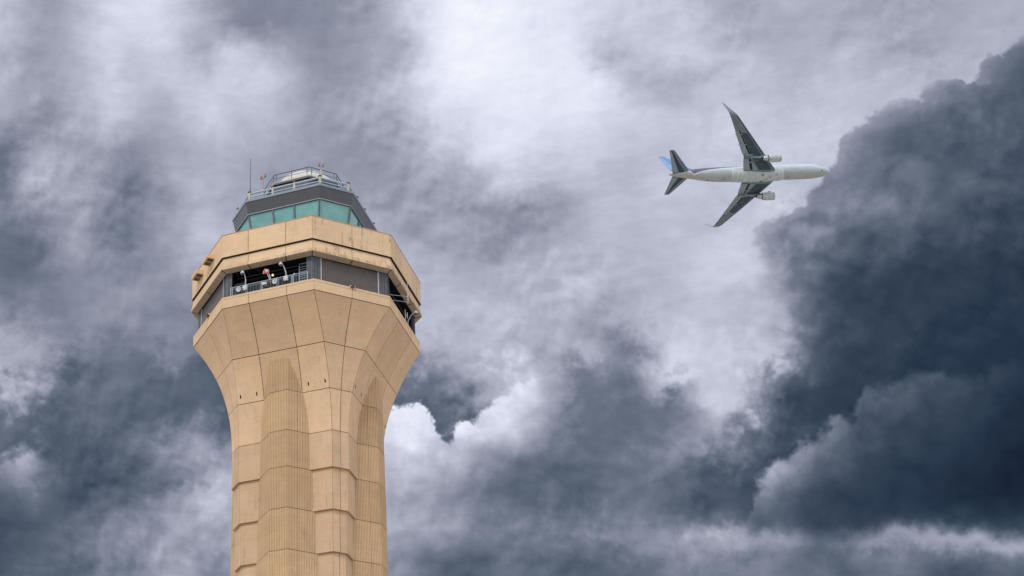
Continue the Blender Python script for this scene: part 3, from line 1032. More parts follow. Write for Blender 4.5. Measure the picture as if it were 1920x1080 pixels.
def camera_thing(base, arm, lab, rz, boxed=True):
    """security camera: box on the rail, bent pole, hanging dome"""
    root = local('security_camera', base, rz)
    tag(root, lab, 'security camera', 'dome cameras on the open balcony')
    pl = MB()
    pl.tube([Vector(p_) for p_ in arm], 0.062, M['offwhite'], 10)
    pl.build('pole', root)
    if boxed:
        bx = MB()
        bx.box((0.12, 0, 0.02), (0.10, 0, 0), (0, 0.26, 0), (0, 0, 0.30), M['offwhite'])
        for s in (-1, 1):
            bx.tube([(0.21, s * 0.12, -0.12), (0.25, s * 0.12, -0.12)], 0.045, M['column'], 8)
        bx.build('junction_box', root)
    e = Vector(arm[-1])
    hs = MB()
    hs.lathe(e + Vector((0, 0, 0.10)), (0, 0, -1), [(0, 0.0), (0.02, 0.10), (0.08, 0.22), (0.28, 0.25), (0.34, 0.24)], M['offwhite'], 20)
    hs.tube([e + Vector((0, 0, 0.05)), e + Vector((0, 0, 0.30))], 0.045, M['offwhite'], 8)
    h_ = hs.build('housing', root)
    dm = MB()
    dm.lathe(e + Vector((0, 0, -0.24)), (0, 0, -1), [(0.0, 0.22), (0.08, 0.20), (0.15, 0.13), (0.19, 0.0)], M['smoked'], 20)
    dm.build('lens_dome', h_)


camera_thing(W(12.66, -2.87, 103.05), [(0, 0, 0.2), (0, 0, 1.3), (0.06, -0.1, 1.9), (0.3, -0.18, 2.1), (0.45, -0.22, 2.08)],
             'white dome camera on a pole at the left end of the balcony rail', TZ)
camera_thing(W(12.66, 2.32, 103.15), [(0, 0, 0.2), (0.02, -0.05, 0.9), (0.08, -0.22, 1.6), (0.2, -0.42, 2.0), (0.38, -0.48, 2.12), (0.44, -0.52, 2.02)],
             'white dome camera on a curved pole right of the orange unit', TZ)
camera_thing(W(-1.5, 12.62, 102.36), [(0, 0, 0), (0, 0, 0.7), (0.2, 0.5, 1.3), (0.35, 0.95, 1.5), (0.42, 1.2, 1.48)],
             'white dome camera on a cranked arm at the right-hand opening', TZ, False)


def dish(p_, lab, tilt):
    root = local('dish_antenna', p_, TZ)
    tag(root, lab, 'dish antenna', 'small white dishes hung on the balcony rail')
    d = MB()
    ax_ = Vector((1, tilt, -0.25)).normalized()
    prof = [(0.10, 0.0), (0.11, 0.06), (0.0 + 0.12, 0.12), (0.14, 0.2), (0.18, 0.28), (0.20, 0.33), (0.17, 0.335), (0.08, 0.27), (0.02, 0.14), (0.0, 0.0)]
    d.lathe((0, 0, 0), ax_, prof, M['offwhite'], 28)
    d.build('reflector', root)
    fd = MB()
    fd.tube([ax_ * 0.1, ax_ * 0.26], 0.03, M['edge'], 8)
    fd.lathe(ax_ * 0.24, ax_, [(0, 0.03), (0.03, 0.06), (0.07, 0.05), (0.08, 0)], M['edge'], 10)
    fd.build('feed', root)
    br_ = MB()
    br_.tube([(0.0, 0, 0), (-0.16, 0, -0.02)], 0.05, M['column'], 8)
    br_.box((-0.15, 0, -0.02), (0.03, 0, 0), (0, 0.09, 0), (0, 0, 0.12), M['column'])
    br_.build('bracket', root)


dish(W(12.80, -3.60, 102.98), 'small white dish at the left end of the balcony rail', -0.15)
dish(W(12.80, 1.00, 103.0), 'small white dish on the middle of the balcony rail below the orange unit', -0.2)

root = local('equipment_box', W(12.66, -0.40, 103.0), TZ)
tag(root, 'small white equipment box clamped to the balcony rail beneath the orange unit', 'equipment box')
b_ = MB()
b_.box((0.1, 0, 0.1), (0.1, 0, 0), (0, 0.27, 0), (0, 0, 0.16), M['offwhite'])
b_.build('case', root)
b2 = MB()
b2.box((0.03, 0.25, -0.25), (0.06, 0, 0), (0, 0.2, 0), (0, 0, 0.07), M['column'])
b2.tube([(0.02, 0.2, 0.0), (0.02, 0.2, -0.3)], 0.025, M['column'], 6)
b2.build('conduit', root)

root = local('floodlight', W(12.36, 3.35, 103.62), TZ)
tag(root, 'tiny white floodlight on top of the balcony rail near its right end', 'floodlight')
b_ = MB()
b_.lathe((0.1, -0.04, 0.06), (1, -0.4, -0.3), [(-0.12, 0), (-0.1, 0.07), (0.06, 0.13), (0.1, 0.13), (0.1, 0)], M['offwhite'], 12)
b_.build('head', root)
b2 = MB()
b2.tube([(0, 0, -0.06), (0.06, -0.02, 0.06)], 0.03, M['edge'], 6)
b2.build('bracket', root)

root = local('signal_unit', W(12.42, 0.22, 103.5), TZ)
tag(root, 'orange boxed unit held out on two white arms above the balcony railing', 'signal lamp')
b_ = MB()
b_.tube([(0, 0, -0.4), (0, 0, 0.62)], 0.04, M['edge'], 8)
b_.tube([(0, 0, 0.0), (0.1, -0.42, 1.15)], 0.05, M['offwhite'], 8)
b_.tube([(0, 0.02, 0.42), (0.08, -0.24, 1.22)], 0.05, M['offwhite'], 8)
b_.build('arms', root)
b2 = MB()
ca = Vector((0.12, -0.50, 1.38))
b2.box(ca, (0.16, 0.03, -0.05), (-0.03, 0.27, -0.08), (0.05, 0.08, 0.26), M['orange'])
b2.box(ca + Vector((0.14, 0.10, 0.02)), (0.05, 0.01, -0.02), (-0.02, 0.13, -0.04), (0.03, 0.04, 0.14), M['offwhite'])
b2.box(ca + Vector((0.06, 0.30, -0.02)), (0.10, 0, 0), (0, 0.05, 0), (0, 0.02, 0.16), M['offwhite'])
b2.box(ca + Vector((0.02, -0.30, -0.1)), (0.12, 0, 0), (0, 0.05, 0), (0, 0.02, 0.18), M['offwhite'])
b2.build('case', root)

root = local('wall_lamp', W(11.3, 0.05, 105.05), TZ)
tag(root, 'glowing yellow lamp deep inside the dark opening right of the orange unit', 'lamp')
b_ = MB()
b_.lathe((0, 0, 0), (0.6, 0, -0.6), [(-0.02, 0.0), (0.0, 0.14), (0.08, 0.14), (0.13, 0.09), (0.15, 0)], M['yellowlamp'], 14)
b_.build('globe', root)
b2 = MB()
b2.tube([(0, 0, 0), (-0.4, 0, 0.25)], 0.05, M['dark2'], 8)
b2.build('bracket', root)

# hooded floodlights on the left face of the parapet
nS = (E1 - E2).normalized()
dS = (E1 + E2).normalized()
for (s, lab) in ((1.72, 'beige hooded light on the left face of the parapet nearer the front corner'),
                 (-2.05, 'beige hooded light on the left face of the parapet nearer the far corner')):
    base = nS * 13.35 + dS * s
    root = empty('hooded_light', (base.x, base.y, 109.2), math.atan2(nS.y, nS.x))
    tag(root, lab, 'hooded light', 'hooded lights on the parapet')
    h_ = MB()
    h_.box((0.48, 0, 0.34), (0.52, 0, 0), (0, 0.92, 0), (0, 0, 0.22), M['band'])
    h_.box((0.9, 0, 0.07), (0.08, 0, 0), (0, 0.92, 0), (0, 0, 0.06), M['band'])
    for e in (-0.86, 0, 0.86):
        h_.box((0.42, e, 0.06), (0.4, 0, 0), (0, 0.05, 0), (0, 0, 0.06), M['band'])
    h_.build('hood', root)
    for e in (-0.43, 0.43):
        lz = MB()
        lz.box((0.4, e, 0.07), (0.36, 0, 0), (0, 0.34, 0), (0, 0, 0.03), M['cap'])
        lz.build('lens', root)

# small fittings on the ledge of the balcony wall
for (a, b, lab, bb) in ((9.24, 9.24, 'small dark lamp sitting on the ledge below the closed front-right board', dS),
                        (9.6, -8.9, 'small dark lamp sitting on the ledge of the left face below the grey board', nS)):
    p = W(a, b, 102.356)
    root = empty('ledge_lamp', p, math.atan2(bb.y, bb.x))
    tag(root, lab, 'lamp', 'small lamps on the balcony ledge')
    b_ = MB()
    b_.box((0.08, 0, 0.07), (0.14, 0, 0), (0, 0.34, 0), (0, 0, 0.07), M['band'])
    b_.build('base', root)
    b2 = MB()
    b2.box((0.16, 0, 0.02), (0.14, 0, -0.06), (0, 0.2, 0), (0.04, 0, 0.12), M['cap'])
    b2.build('head', root)

# aerials at the right-hand opening
root = local('stub_antenna', W(-0.75, 12.55, 102.36), TZ)
tag(root, 'white H-shaped twin stub antenna on the ledge of the right-hand opening', 'antenna')
b_ = MB()
b_.tube([(0, 0, 0), (0, 0, 1.95)], 0.05, M['offwhite'], 8)
b_.tube([(0, 0, 1.25), (-0.5, 0.1, 1.2)], 0.04, M['offwhite'], 8)
b_.tube([(-0.5, 0.1, 0.9), (-0.5, 0.1, 1.75)], 0.06, M['offwhite'], 8)
b_.build('elements', root)
root = local('mast_antenna', W(0.5, 13.35, 104.3), TZ)
tag(root, 'thin white vertical antenna held off the right-hand opening by two long stays', 'antenna')
b_ = MB()
b_.tube([(0, 0, 0), (0, 0, 3.0)], [0.045, 0.025], M['edge'], 8)
b_.tube([(0, 0, 0.3), (0, 0, 1.5)], 0.08, M['offwhite'], 8)
b_.build('mast', root)
for (z, xx, zz) in ((0.95, 4.1, -0.9), (0.15, 3.6, -1.35)):
    b2 = MB()
    b2.tube([(0, 0, z), (xx, -1.1, zz)], 0.025, M['edge'], 6)
    b2.build('stay', root)

# ------------------------------------------------------------------ airliner
def livery(gg, b):
    a = gg.node('ShaderNodeAttribute', attribute_name='paint')
    t = gg.node('ShaderNodeTexCoord').outputs['Object']
    k = gg.step(gg.noise(gg.v('MULTIPLY', t, (0.25, 1.0, 1.0)), 1.1, 8, 0.65), 0.3, 0.7, 0.88, 1.08, 'LINEAR')
    sp = gg.noise(gg.v('MULTIPLY', t, (0.6, 2.0, 2.0)), 2.5, 6, 0.75)
    k2 = gg.step(sp, 0.60, 0.70, 1.0, 0.80)
    gg.put(b.inputs['Base Color'], gg.v('SCALE', a.outputs['Color'], s=gg.m('MULTIPLY', k, k2)))


M['hull'] = mat('fuselage_paint', (0.6, 0.6, 0.6), 0.35, build=livery)


def worn(color):
    def f(gg, b):
        t = gg.node('ShaderNodeTexCoord').outputs['Object']
        k = gg.step(gg.noise(gg.v('MULTIPLY', t, (2.0, 0.5, 1.0)), 0.9, 8, 0.7), 0.3, 0.7, 0.72, 1.25, 'LINEAR')
        gg.put(b.inputs['Base Color'], gg.v('SCALE', tuple(color), s=k))
    return f


M['wing'] = mat('wing_grey', (0.2, 0.2, 0.2), 0.5, build=worn((0.155, 0.210, 0.240)))
M['winglt'] = mat('flap_grey', (0.2, 0.2, 0.2), 0.5, build=worn((0.25, 0.325, 0.36)))
M['wingdk'] = mat('wing_box_grey', (0.1, 0.1, 0.1), 0.5, build=worn((0.032, 0.064, 0.090)))
M['slot'] = mat('slot_shadow', (0.010, 0.018, 0.030), 0.8)
M['navy'] = mat('dark_stabiliser', (0.03, 0.06, 0.10), 0.45, build=worn((0.022, 0.050, 0.085)))
M['blue'] = mat('tail_blue', (0.12, 0.28, 0.62), 0.4, build=worn((0.14, 0.275, 0.52)))
M['blue2'] = mat('tail_pale_blue', (0.3, 0.5, 0.85), 0.4, build=worn((0.24, 0.38, 0.60)))
M['cowl'] = mat('cowl_paint', (0.60, 0.63, 0.60), 0.35, build=worn((0.50, 0.57, 0.58)))
M['bare'] = mat('bare_metal', (0.5, 0.5, 0.5), 0.3, 0.8)
M['tip'] = mat('winglet_paint', (0.35, 0.42, 0.45), 0.4, build=worn((0.21, 0.275, 0.315)))

FR = Matrix(((0.9993551290226164, 0.03588764632640595, -0.001184456559113152),
             (-0.033561800652957816, 0.9452971404493444, 0.3244794628250077),
             (0.012764467600364104, -0.3242304629417557, 0.9458919997903757)))
plane = empty('airliner', (0, 0, 0))
plane.rotation_euler = FR.to_euler()
plane.location = Vector((152.14578989, 272.6942246, 328.83044788)) - FR @ Vector((-27, 0, 0))
tag(plane, 'twin-engined white and grey passenger jet with a blue fin banking overhead', 'airliner')

# fuselage stations: x, half width, top, bottom
ST = [(0.0, 0.02, -0.55, -0.62), (-0.25, 0.42, -0.14, -1.02), (-0.7, 0.78, 0.16, -1.38), (-1.4, 1.17, 0.55, -1.75), (-2.4, 1.57, 1.12, -2.08), (-3.4, 1.87, 1.72, -2.30),
      (-4.6, 2.14, 2.20, -2.48), (-6.2, 2.38, 2.52, -2.61), (-8.0, 2.50, 2.68, -2.68), (-11, 2.515, 2.70, -2.70), (-36, 2.515, 2.70, -2.70), (-38.5, 2.48, 2.70, -2.52), (-41, 2.36, 2.68, -2.12),
      (-44, 2.10, 2.62, -1.50), (-47, 1.72, 2.50, -0.82), (-50, 1.25, 2.25, -0.10), (-52.3, 0.82, 1.95, 0.42), (-53.8, 0.48, 1.68, 0.80), (-54.5, 0.24, 1.42, 1.02), (-54.7, 0.05, 1.28, 1.18)]


def station(x):
    for k in range(len(ST) - 1):
        a, b = ST[k], ST[k + 1]
        if x >= b[0]:
            u = (a[0] - x) / (a[0] - b[0])
            return [a[i] + (b[i] - a[i]) * u for i in (1, 2, 3)]
    return list(ST[-1][1:])


def hull_pt(x, th, off=0.0):
    w, t, bo = station(x)
    c, h = (t + bo) / 2, (t - bo) / 2
    return Vector((x, (w + off) * math.sin(th), c - (h + off) * math.cos(th)))      # th = 0 at the keel


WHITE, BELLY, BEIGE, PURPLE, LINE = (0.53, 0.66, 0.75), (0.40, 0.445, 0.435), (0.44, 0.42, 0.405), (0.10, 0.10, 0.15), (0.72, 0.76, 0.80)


def mixt(a, b, f):
    f = max(0.0, min(1.0, f))
    return tuple(a[i] * (1 - f) + b[i] * f for i in range(3))


def sm(a, b, x):
    u = max(0.0, min(1.0, (x - a) / (b - a)))
    return u * u * (3 - 2 * u)


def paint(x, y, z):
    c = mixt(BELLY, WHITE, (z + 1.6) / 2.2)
    if x > -24:
        return c
    zb = 1.25 - (-27 - x) / 19.5 * 1.75 if x > -46.5 else -0.5 + (-46.5 - x) * 1.0
    lim = -2.0 + 3.0 * math.sqrt(max(0.0, (x + 45.5) / 16.0)) if x > -45.5 else -4.0
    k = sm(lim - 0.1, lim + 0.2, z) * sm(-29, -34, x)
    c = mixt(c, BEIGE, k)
    c = mixt(c, LINE, sm(zb - 0.42, zb - 0.26, z) * 0.8 * sm(-24, -27, x))
    return mixt(c, PURPLE, sm(zb - 0.12, zb + 0.1, z) * sm(-24, -25, x))


xs = [0, -0.12, -0.25, -0.45, -0.7, -1.0, -1.4, -1.9, -2.4, -2.9, -3.4, -4.0, -4.6, -5.4, -6.2, -7.1, -8] + [-8 - 0.4 * k for k in range(1, 114)] + [-53.5, -53.8, -54.2, -54.5, -54.7]
NT = 96
verts, colr = [], []
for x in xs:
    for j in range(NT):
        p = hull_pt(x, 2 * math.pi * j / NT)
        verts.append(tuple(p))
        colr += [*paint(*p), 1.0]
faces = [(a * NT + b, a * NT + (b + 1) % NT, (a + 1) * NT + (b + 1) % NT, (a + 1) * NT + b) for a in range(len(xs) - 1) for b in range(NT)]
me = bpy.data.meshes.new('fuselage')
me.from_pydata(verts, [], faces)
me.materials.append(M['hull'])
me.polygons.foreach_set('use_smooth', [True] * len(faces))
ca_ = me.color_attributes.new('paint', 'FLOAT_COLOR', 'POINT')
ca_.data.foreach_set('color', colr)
fus = bpy.data.objects.new('fuselage', me)
C.objects.link(fus)
fus.parent = plane


def strip(mb, x0, x1, th0, th1, m, off=0.006, n=6):
    rows = []
    for a in range(n + 1):
        th = th0 + (th1 - th0) * a / n
        rows.append([hull_pt(x0 + (x1 - x0) * b / n, th, off) for b in range(n + 1)])
    mb.grid(rows, m, False, True)


panel_m = mat('panel_line', (0.26, 0.28, 0.28), 0.6)


def mark(name, *a, **k):
    m_ = MB()
    strip(m_, *a, **k)
    m_.build(name, fus)


mark('wheel_door', -4.4, -6.2, -0.22, 0.22, mat('wheel_door', (0.40, 0.42, 0.40), 0.5))
for x in (-9.0, -12.5, -16.0, -37.0, -40.5, -43.6, -48.6, -50.9):
    mark('skin_joint', x, x - 0.05, -2.6, 2.6, panel_m, 0.008, 24)
for a_ in ((-3.1, -3.55, -0.95, -0.70), (-3.9, -4.15, -0.55, -0.42), (-3.4, -3.6, 0.2, 0.32), (-7.4, -7.6, -0.35, -0.28)):
    mark('vent', *a_, M['cap'])
for (x0, x1, th) in ((-11.2, -14.1, -1.35), (-38.8, -40.4, -1.30)):
    dr = MB()
    for (a, b, c, d) in ((x0, x1, th - 0.33, th - 0.31), (x0, x1, th + 0.31, th + 0.33), (x0, x0 - 0.06, th - 0.33, th + 0.33), (x1, x1 + 0.06, th - 0.33, th + 0.33)):
        strip(dr, a, b, c, d, panel_m, 0.008)
    dr.build('cargo_door', fus)
for s in (-1, 1):
    cwm = MB()
    for (x0, x1, a0, a1) in ((-1.95, -2.7, 2.75, 3.08), (-2.05, -3.0, 2.35, 2.70), (-2.5, -3.7, 2.02, 2.30)):
        strip(cwm, x0, x1, s * a0, s * a1, M['dark2'], 0.012)
    cwm.build('cockpit_window', fus)
for (x, th, h) in ((-15.0, 0.0, 0.35), (-36.6, 0.0, 0.3), (-41.9, 0.35, 0.28)):
    av = MB()
    p = hull_pt(x, th)
    n_ = Vector((0, math.sin(th), -math.cos(th)))
    av.box(p + n_ * h / 2, (0.22, 0, 0), Vector((0, 1, 0)) * 0.025, n_ * h / 2, M['cap'])
    av.build('blade_antenna', fus)

# wing-to-body fairing
bf = MB()
rows = []
for k in range(25):
    u = k / 24
    x = -15.8 - 18.6 * u
    s = math.sin(math.pi * u) ** 0.45 if 0 < u < 1 else 0.0
    w, hb = 2.3 + 0.68 * s, 2.55 + 0.62 * s
    rows.append([Vector((x, w * math.sin(th), -hb * math.cos(th) if abs(th) < 1.57 else 0.0)) for th in [(-1.45 + 2.9 * j / 20) for j in range(21)]])
# superellipse cross-section so that the belly is broad and flattish
rows = [[Vector((p.x, (1 if p.y > 0 else -1) * abs(p.y) ** 0.93 * 1.05, p.z)) for p in r_] for r_ in rows]
bf.grid(rows, M['cowl'], False, True)
bfo = bf.build('belly_fairing', plane)
for (x0, y0, x1, y1) in ((-18.6, -1.5, -18.9, -1.5), (-23.2, -1.3, -24.0, -1.3), (-23.4, 1.25, -24.4, 1.25), (-21.0, -0.4, -21.4, -0.4), (-22.2, 0.35, -22.5, 0.35)):
    pn = MB()
    pn.box(((x0 + x1) / 2, (y0 + y1) / 2, -3.17 + 0.11 * y0 * y0), ((x0 - x1) / 2, 0, 0), (0, 0.14, 0), (0, 0, 0.04), M['cap'])
    pn.build('vent', bfo)


def airfoil(chord, thick, n=12):
    """(x back from the leading edge, z) loop: upper surface LE->TE then lower TE->LE"""
    up, lo = [], []
    for k in range(n + 1):
        u = 0.5 - 0.5 * math.cos(math.pi * k / n)
        yt = 5 * thick * (0.2969 * math.sqrt(u) - 0.1260 * u - 0.3516 * u * u + 0.2843 * u**3 - 0.1015 * u**4)
        up.append((u * chord, yt * chord * 1.1))
        lo.append((u * chord, -yt * chord * 0.9))
    return up + lo[::-1][1:-1]


def loft(mb, secs, m, close=True):
    """secs: (LE point, chord, thickness ratio, section-up vector)"""
    rows = []
    for le, ch, th, upv in secs:
        upv = Vector(upv).normalized()
        rows.append([Vector(le) + Vector((-a, 0, 0)) + upv * b for a, b in airfoil(ch, th)])
    mb.grid(rows, m, True, True)
    if close:
        mb.face(rows[0], m); mb.face(rows[-1][::-1], m)


def wing_line(y):
    """leading edge x, trailing edge x, z, thickness at span y"""
    le = -19.3 - (y - 2.5) * 0.7122
    te = -30.0 - (y - 2.5) * 0.10 if y < 8 else -30.55 - (y - 8) * 0.39
    z = -1.55 + (y - 2.5) * 0.115 + 0.00205 * (y - 2.5) ** 2
    return le, te, z, 0.15 - 0.04 * min(1, (y - 2.5) / 12)


def under(y, c, off):
    """point just beneath the lower wing skin at span y and chord fraction c"""
    le, te, z, th = wing_line(y)
    ch = le - te
    yt = 5 * th * (0.2969 * math.sqrt(c) - 0.1260 * c - 0.3516 * c * c + 0.2843 * c**3 - 0.1015 * c**4)
    return Vector((le - c * ch, y, z - yt * ch * 0.9 - off))


for s in (-1, 1):
    F = lambda p_: Vector((p_[0], p_[1] * s, p_[2]))
    wm = MB()
    secs = []
    for y in (1.2, 2.5, 4, 6, 8, 10, 12, 14, 16, 18, 20, 22, 23):
        le, te, z, th = wing_line(max(y, 2.5) if y < 2.5 else y)
        secs.append((F((le, y, z)), le - te, th, (0, 0, 1)))
    loft(wm, secs, M['wing'])
    wg = wm.build('wing', plane)

    def patch(mb, y0, y1, c00, c01, c10, c11, m, off=0.012, n=8):
        rows = []
        for a in range(n + 1):
            u = a / n
            y = y0 + (y1 - y0) * u
            ca__, cb = c00 + (c10 - c00) * u, c01 + (c11 - c01) * u
            rows.append([F(under(y, ca__ + (cb - ca__) * b / 6, off)) for b in range(7)])
        mb.grid(rows, m, False, True)

    pb = MB()
    patch(pb, 2.9, 7.7, 0.10, 0.52, 0.13, 0.62, M['wingdk'])
    patch(pb, 8.15, 16.6, 0.17, 0.64, 0.20, 0.60, M['wingdk'])
    patch(pb, 2.9, 5.3, 0.54, 0.80, 0.64, 0.80, M['winglt'], 0.014)
    patch(pb, 5.4, 7.7, 0.60, 0.78, 0.66, 0.78, M['wing'], 0.014)
    pb.build('wing_box_skin', wg)
    sl = MB()
    patch(sl, 8.4, 22.6, 0.055, 0.095, 0.085, 0.15, M['slot'], 0.016)
    patch(sl, 3.1, 7.2, 0.035, 0.05, 0.05, 0.07, M['slot'], 0.016)
    for k in range(7):
        y = 9.6 + k * 2.1
        patch(sl, y, y + 0.07, 0.0, 0.15, 0.0, 0.16, M['slot'], 0.018, 2)
    for (y, c) in ((11.5, 0.40), (13.6, 0.36), (5.0, 0.30), (6.4, 0.42)):
        patch(sl, y, y + 0.10, c, c + 0.13, c, c + 0.13, M['winglt'], 0.02, 2)
    sl.build('slat_gap', wg)
    # flaps, hung a little below the trailing edge with a dark slot ahead of them
    for (y0, y1, c0, c1, nm, drop) in ((2.95, 7.0, 0.80, 1.015, 'flap', 0.16), (7.1, 8.8, 0.76, 0.985, 'aileron', 0.03),
                                       (8.9, 13.0, 0.735, 1.035, 'flap', 0.16), (13.1, 17.3, 0.735, 1.035, 'flap', 0.16), (17.6, 22.2, 0.74, 0.995, 'aileron', 0.02)):
        fm = MB()
        top, bot = [], []
        for a in range(7):
            y = y0 + (y1 - y0) * a / 6
            le, te, z, th = wing_line(y)
            ch = le - te
            top.append([F((le - c * ch, y, z - 0.02 - drop * 0.4 - 0.35 * drop * (c - c0) / (c1 - c0))) for c in (c0, (c0 + c1) / 2, c1)])
            bot.append([F((le - c * ch, y, under(y, c0, drop + 0.10).z + (z - drop * 1.2 - under(y, c0, drop + 0.10).z) * (c - c0) / (c1 - c0))) for c in (c0, (c0 + c1) / 2, c1)])
        loopr = [bot[a] + top[a][::-1] for a in range(7)]
        fm.grid(loopr, M['winglt'] if nm == 'flap' else M['wing'], True, False)
        fm.face(loopr[0], M['winglt']); fm.face(loopr[-1][::-1], M['winglt'])
        fm.build(nm, wg)
        if nm == 'flap':
            so = MB()
            patch(so, y0, y1, c0 - 0.085, c0 + 0.004, c0 - 0.10, c0 + 0.004, M['slot'], 0.02)
            so.build('flap_slot', wg)
        else:
            so = MB()
            patch(so, y0, y1, c0 - 0.012, c0 + 0.004, c0 - 0.014, c0 + 0.004, M['slot'], 0.02)
            so.build('aileron_gap', wg)
    for (y, c0, c1, w) in ((5.9, 0.58, 1.04, 0.20), (8.55, 0.52, 1.02, 0.26), (12.4, 0.60, 1.08, 0.20), (16.1, 0.58, 1.12, 0.19)):
        fa = MB()
        le, te, z, th = wing_line(y)
        ch = le - te
        pts, rs_ = [], []
        for k in range(9):
            u = k / 8
            c = c0 + (c1 - c0) * u
            zz = under(y, min(c, 0.97), 0.10 + 0.16 * math.sin(math.pi * u)).z
            pts.append(F((le - c * ch, y, zz)))
            rs_.append(max(0.02, w * math.sin(math.pi * (0.06 + 0.90 * u)) ** 0.6))
        fa.tube(pts, rs_, M['winglt'], 12)
        fa.build('flap_track_fairing', wg)
    # blended winglet
    wl = MB()
    le, te, z, th = wing_line(23.0)
    sec = []
    for (y, x, zz, ch, ang) in ((22.95, le, z, le - te, 8), (23.5, le - 0.62, z + 0.18, 2.15, 28), (23.98, le - 1.25, z + 0.62, 1.80, 48), (24.3, le - 1.95, z + 1.35, 1.45, 64),
                                (24.75, le - 2.95, z + 2.70, 1.05, 72), (25.2, le - 3.95, z + 4.05, 0.66, 74), (25.3, le - 4.3, z + 4.45, 0.35, 74)):
        sec.append((F((x, y, zz)), ch, 0.085, (0, -math.sin(R(ang)) * s, math.cos(R(ang)))))
    loft(wl, sec, M['tip'])
    wl.build('winglet', wg)

    # engine
    en = MB()
    ex, ey, ez = -18.4, 7.9 * s, -2.6
    Rn = [(0.10, 1.20), (0.0, 1.27), (0.05, 1.33), (0.35, 1.40), (1.0, 1.44), (2.2, 1.44), (3.2, 1.38), (4.1, 1.28), (4.2, 1.24), (4.15, 1.02)]
    en.lathe((ex, ey, ez), (-1, 0, 0), [(a, b) for a, b in Rn][2:], M['cowl'], 36)
    eng = en.build('engine', plane)
    li = MB()
    li.lathe((ex, ey, ez), (-1, 0, 0), [(1.1, 1.10), (0.35, 1.14), (0.08, 1.20), (-0.01, 1.27), (0.03, 1.32), (0.17, 1.365)], M['bare'], 36)
    li.build('inlet_lip', eng)
    fn = MB()
    fn.lathe((ex, ey, ez), (-1, 0, 0), [(0.65, 0.0), (0.8, 0.18), (1.1, 0.34), (1.12, 1.10)], M['dark2'], 30)
    fn.build('fan', eng)
    rg = MB()
    for t_ in (0.42, 2.05, 3.3):
        rr_ = 1.412 if t_ < 1 else (1.449 if t_ < 3 else 1.379)
        rg.lathe((ex, ey, ez), (-1, 0, 0), [(t_, rr_), (t_ + 0.03, rr_ + 0.004), (t_ + 0.05, rr_)], panel_m, 36)
    for (t_, th) in ((0.55, 0.3 * s), (3.6, 0.3 * s)):
        rg.box((ex - t_, ey + 1.40 * math.sin(th), ez - 1.40 * math.cos(th)), (0.14, 0, 0), (0, 0.10, 0), (0, 0, 0.05), M['cap'])
    rg.build('cowl_marks', eng)
    nz = MB()
    nz.lathe((ex, ey, ez), (-1, 0, 0), [(4.12, 1.10), (4.35, 0.98), (4.36, 0.86)], M['slot'], 30)
    nz.lathe((ex, ey, ez), (-1, 0, 0), [(3.9, 0.92), (4.7, 0.86), (5.6, 0.70), (6.0, 0.60), (5.95, 0.50)], M['bare'], 30)
    nz.lathe((ex, ey, ez), (-1, 0, 0), [(5.7, 0.42), (6.2, 0.34), (6.9, 0.05)], M['dark2'], 20)
    nz.build('exhaust_nozzle', eng)
    py = MB()
    prof = [(ex - 0.9, ez + 1.35), (ex - 2.8, -1.02), (ex - 5.0, -0.92), (ex - 9.6, -1.30), (ex - 9.9, -1.55), (ex - 7.4, -2.15), (ex - 5.2, -2.30), (ex - 4.0, -1.9), (ex - 2.0, ez + 1.1)]
    for sd_ in (-1, 1):
        pt_ = [Vector((a, ey + sd_ * 0.20, b)) for a, b in prof]
        py.face(pt_ if sd_ > 0 else pt_[::-1], M['winglt'])
    for k in range(len(prof)):
        a, b = prof[k], prof[(k + 1) % len(prof)]
        py.face([(a[0], ey - 0.2, a[1]), (b[0], ey - 0.2, b[1]), (b[0], ey + 0.2, b[1]), (a[0], ey + 0.2, a[1])], M['winglt'])
    py.build('pylon', eng)
    # nacelle strake
    sk = MB()
    sk.box((ex - 1.6, ey - s * 1.15, ez + 1.05), (0.5, 0, 0), (0, -s * 0.16, 0.14), (0, 0.01, 0.01), M['cowl'])
    sk.build('strake', eng)

    # tailplane
    tm = MB()
    def tl(y):
        u = (y - 1.2) / 8.1
        return -47.6 - 5.75 * u, -53.5 - 1.55 * u, 0.95 + 1.45 * u
    loft(tm, [(F((tl(y)[0], y, tl(y)[2])), tl(y)[0] - tl(y)[1], 0.10, (0, 0, 1)) for y in (0.3, 1.2, 3, 5, 7, 8.9)] + [(F((tl(9.3)[0] - 0.25, 9.3, tl(9.3)[2])), 1.35, 0.07, (0, 0, 1))], M['wing'])
    tpl = tm.build('tailplane', plane)
    em = MB()
    rows = []
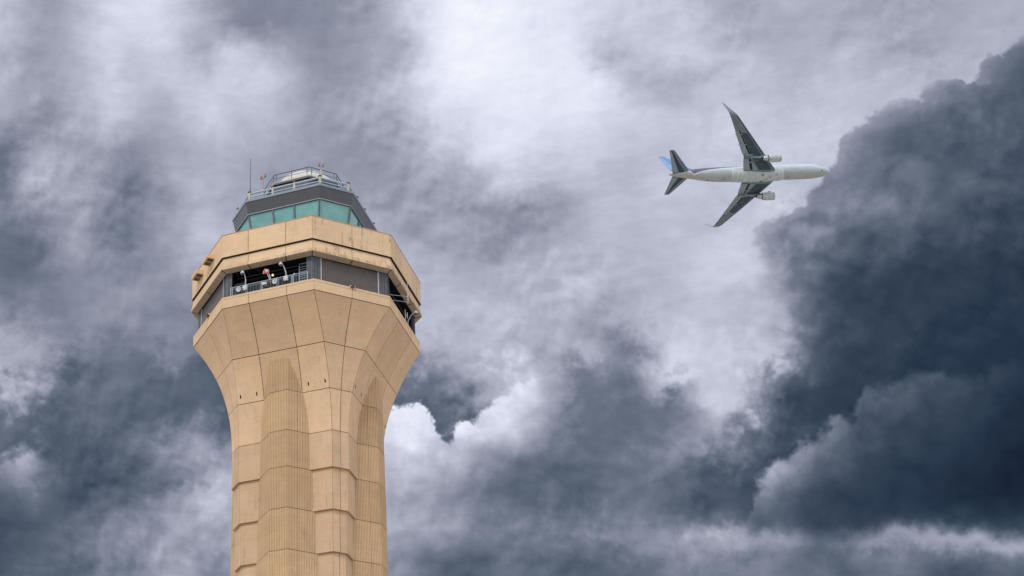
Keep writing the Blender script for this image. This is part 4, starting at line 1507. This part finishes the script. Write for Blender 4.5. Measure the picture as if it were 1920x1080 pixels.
    for a in range(9):
        y = 1.15 + 7.7 * a / 8
        le, te, z = tl(y)
        ch = le - te
        c0_, c1_ = 0.28 + 0.02 * a, 0.62 + 0.005 * a
        rr2 = []
        for b in range(5):
            c = c0_ + (c1_ - c0_) * b / 4
            yt = 5 * 0.10 * (0.2969 * math.sqrt(c) - 0.1260 * c - 0.3516 * c * c + 0.2843 * c**3 - 0.1015 * c**4)
            rr2.append(F((le - c * ch, y, z - yt * ch * 0.9 - 0.015)))
        rows.append(rr2)
    em.grid(rows, M['navy'], False, True)
    em.build('stabiliser_panel', tpl)
    el = MB()
    rows = []
    for a in range(5):
        y = 1.3 + 7.3 * a / 4
        le, te, z = tl(y)
        ch = le - te
        yt = lambda c: 0.5 * (0.2969 * math.sqrt(c) - 0.1260 * c - 0.3516 * c * c + 0.2843 * c**3 - 0.1015 * c**4)
        rows.append([F((le - c * ch, y, z - yt(c) * ch * 0.9 - 0.02)) for c in (0.68, 0.8, 0.9, 0.995)])
    el.grid(rows, M['winglt'], False, True)
    el.build('elevator', tpl)

fi_ = MB()
rows = []
secs = [((-41.8, 0, 2.55), 4.5, 0.02), ((-45.2, 0, 3.25), 8.2, 0.05), ((-46.6, 0, 4.3), 7.35, 0.09), ((-50.2, 0, 8.0), 4.9, 0.09), ((-53.3, 0, 11.2), 2.75, 0.09), ((-54.2, 0, 12.1), 2.1, 0.08), ((-54.75, 0, 12.35), 1.35, 0.05)]
for le, ch, th in secs:
    rows.append([Vector(le) + Vector((-a, b, 0)) for a, b in airfoil(ch, th)])
fi_.grid(rows, M['blue'], True, True)
fi_.face(rows[-1][::-1], M['blue'])
fin = fi_.build('fin', plane)
ru = MB()
for sgn in (-1, 1):
    rws = []
    for (x0, z0), (x1, z1) in (((-51.3, 4.0), (-53.9, 4.0)), ((-53.6, 8.0), (-55.0, 8.0)), ((-55.7, 11.9), (-56.3, 11.9))):
        rws.append([Vector((x0, sgn * 0.24 * (1 - (z0 - 4) / 12), z0)), Vector((x1, sgn * 0.03, z1))])
    ru.grid(rws, M['blue2'], False, True)
ru.build('rudder', fin)
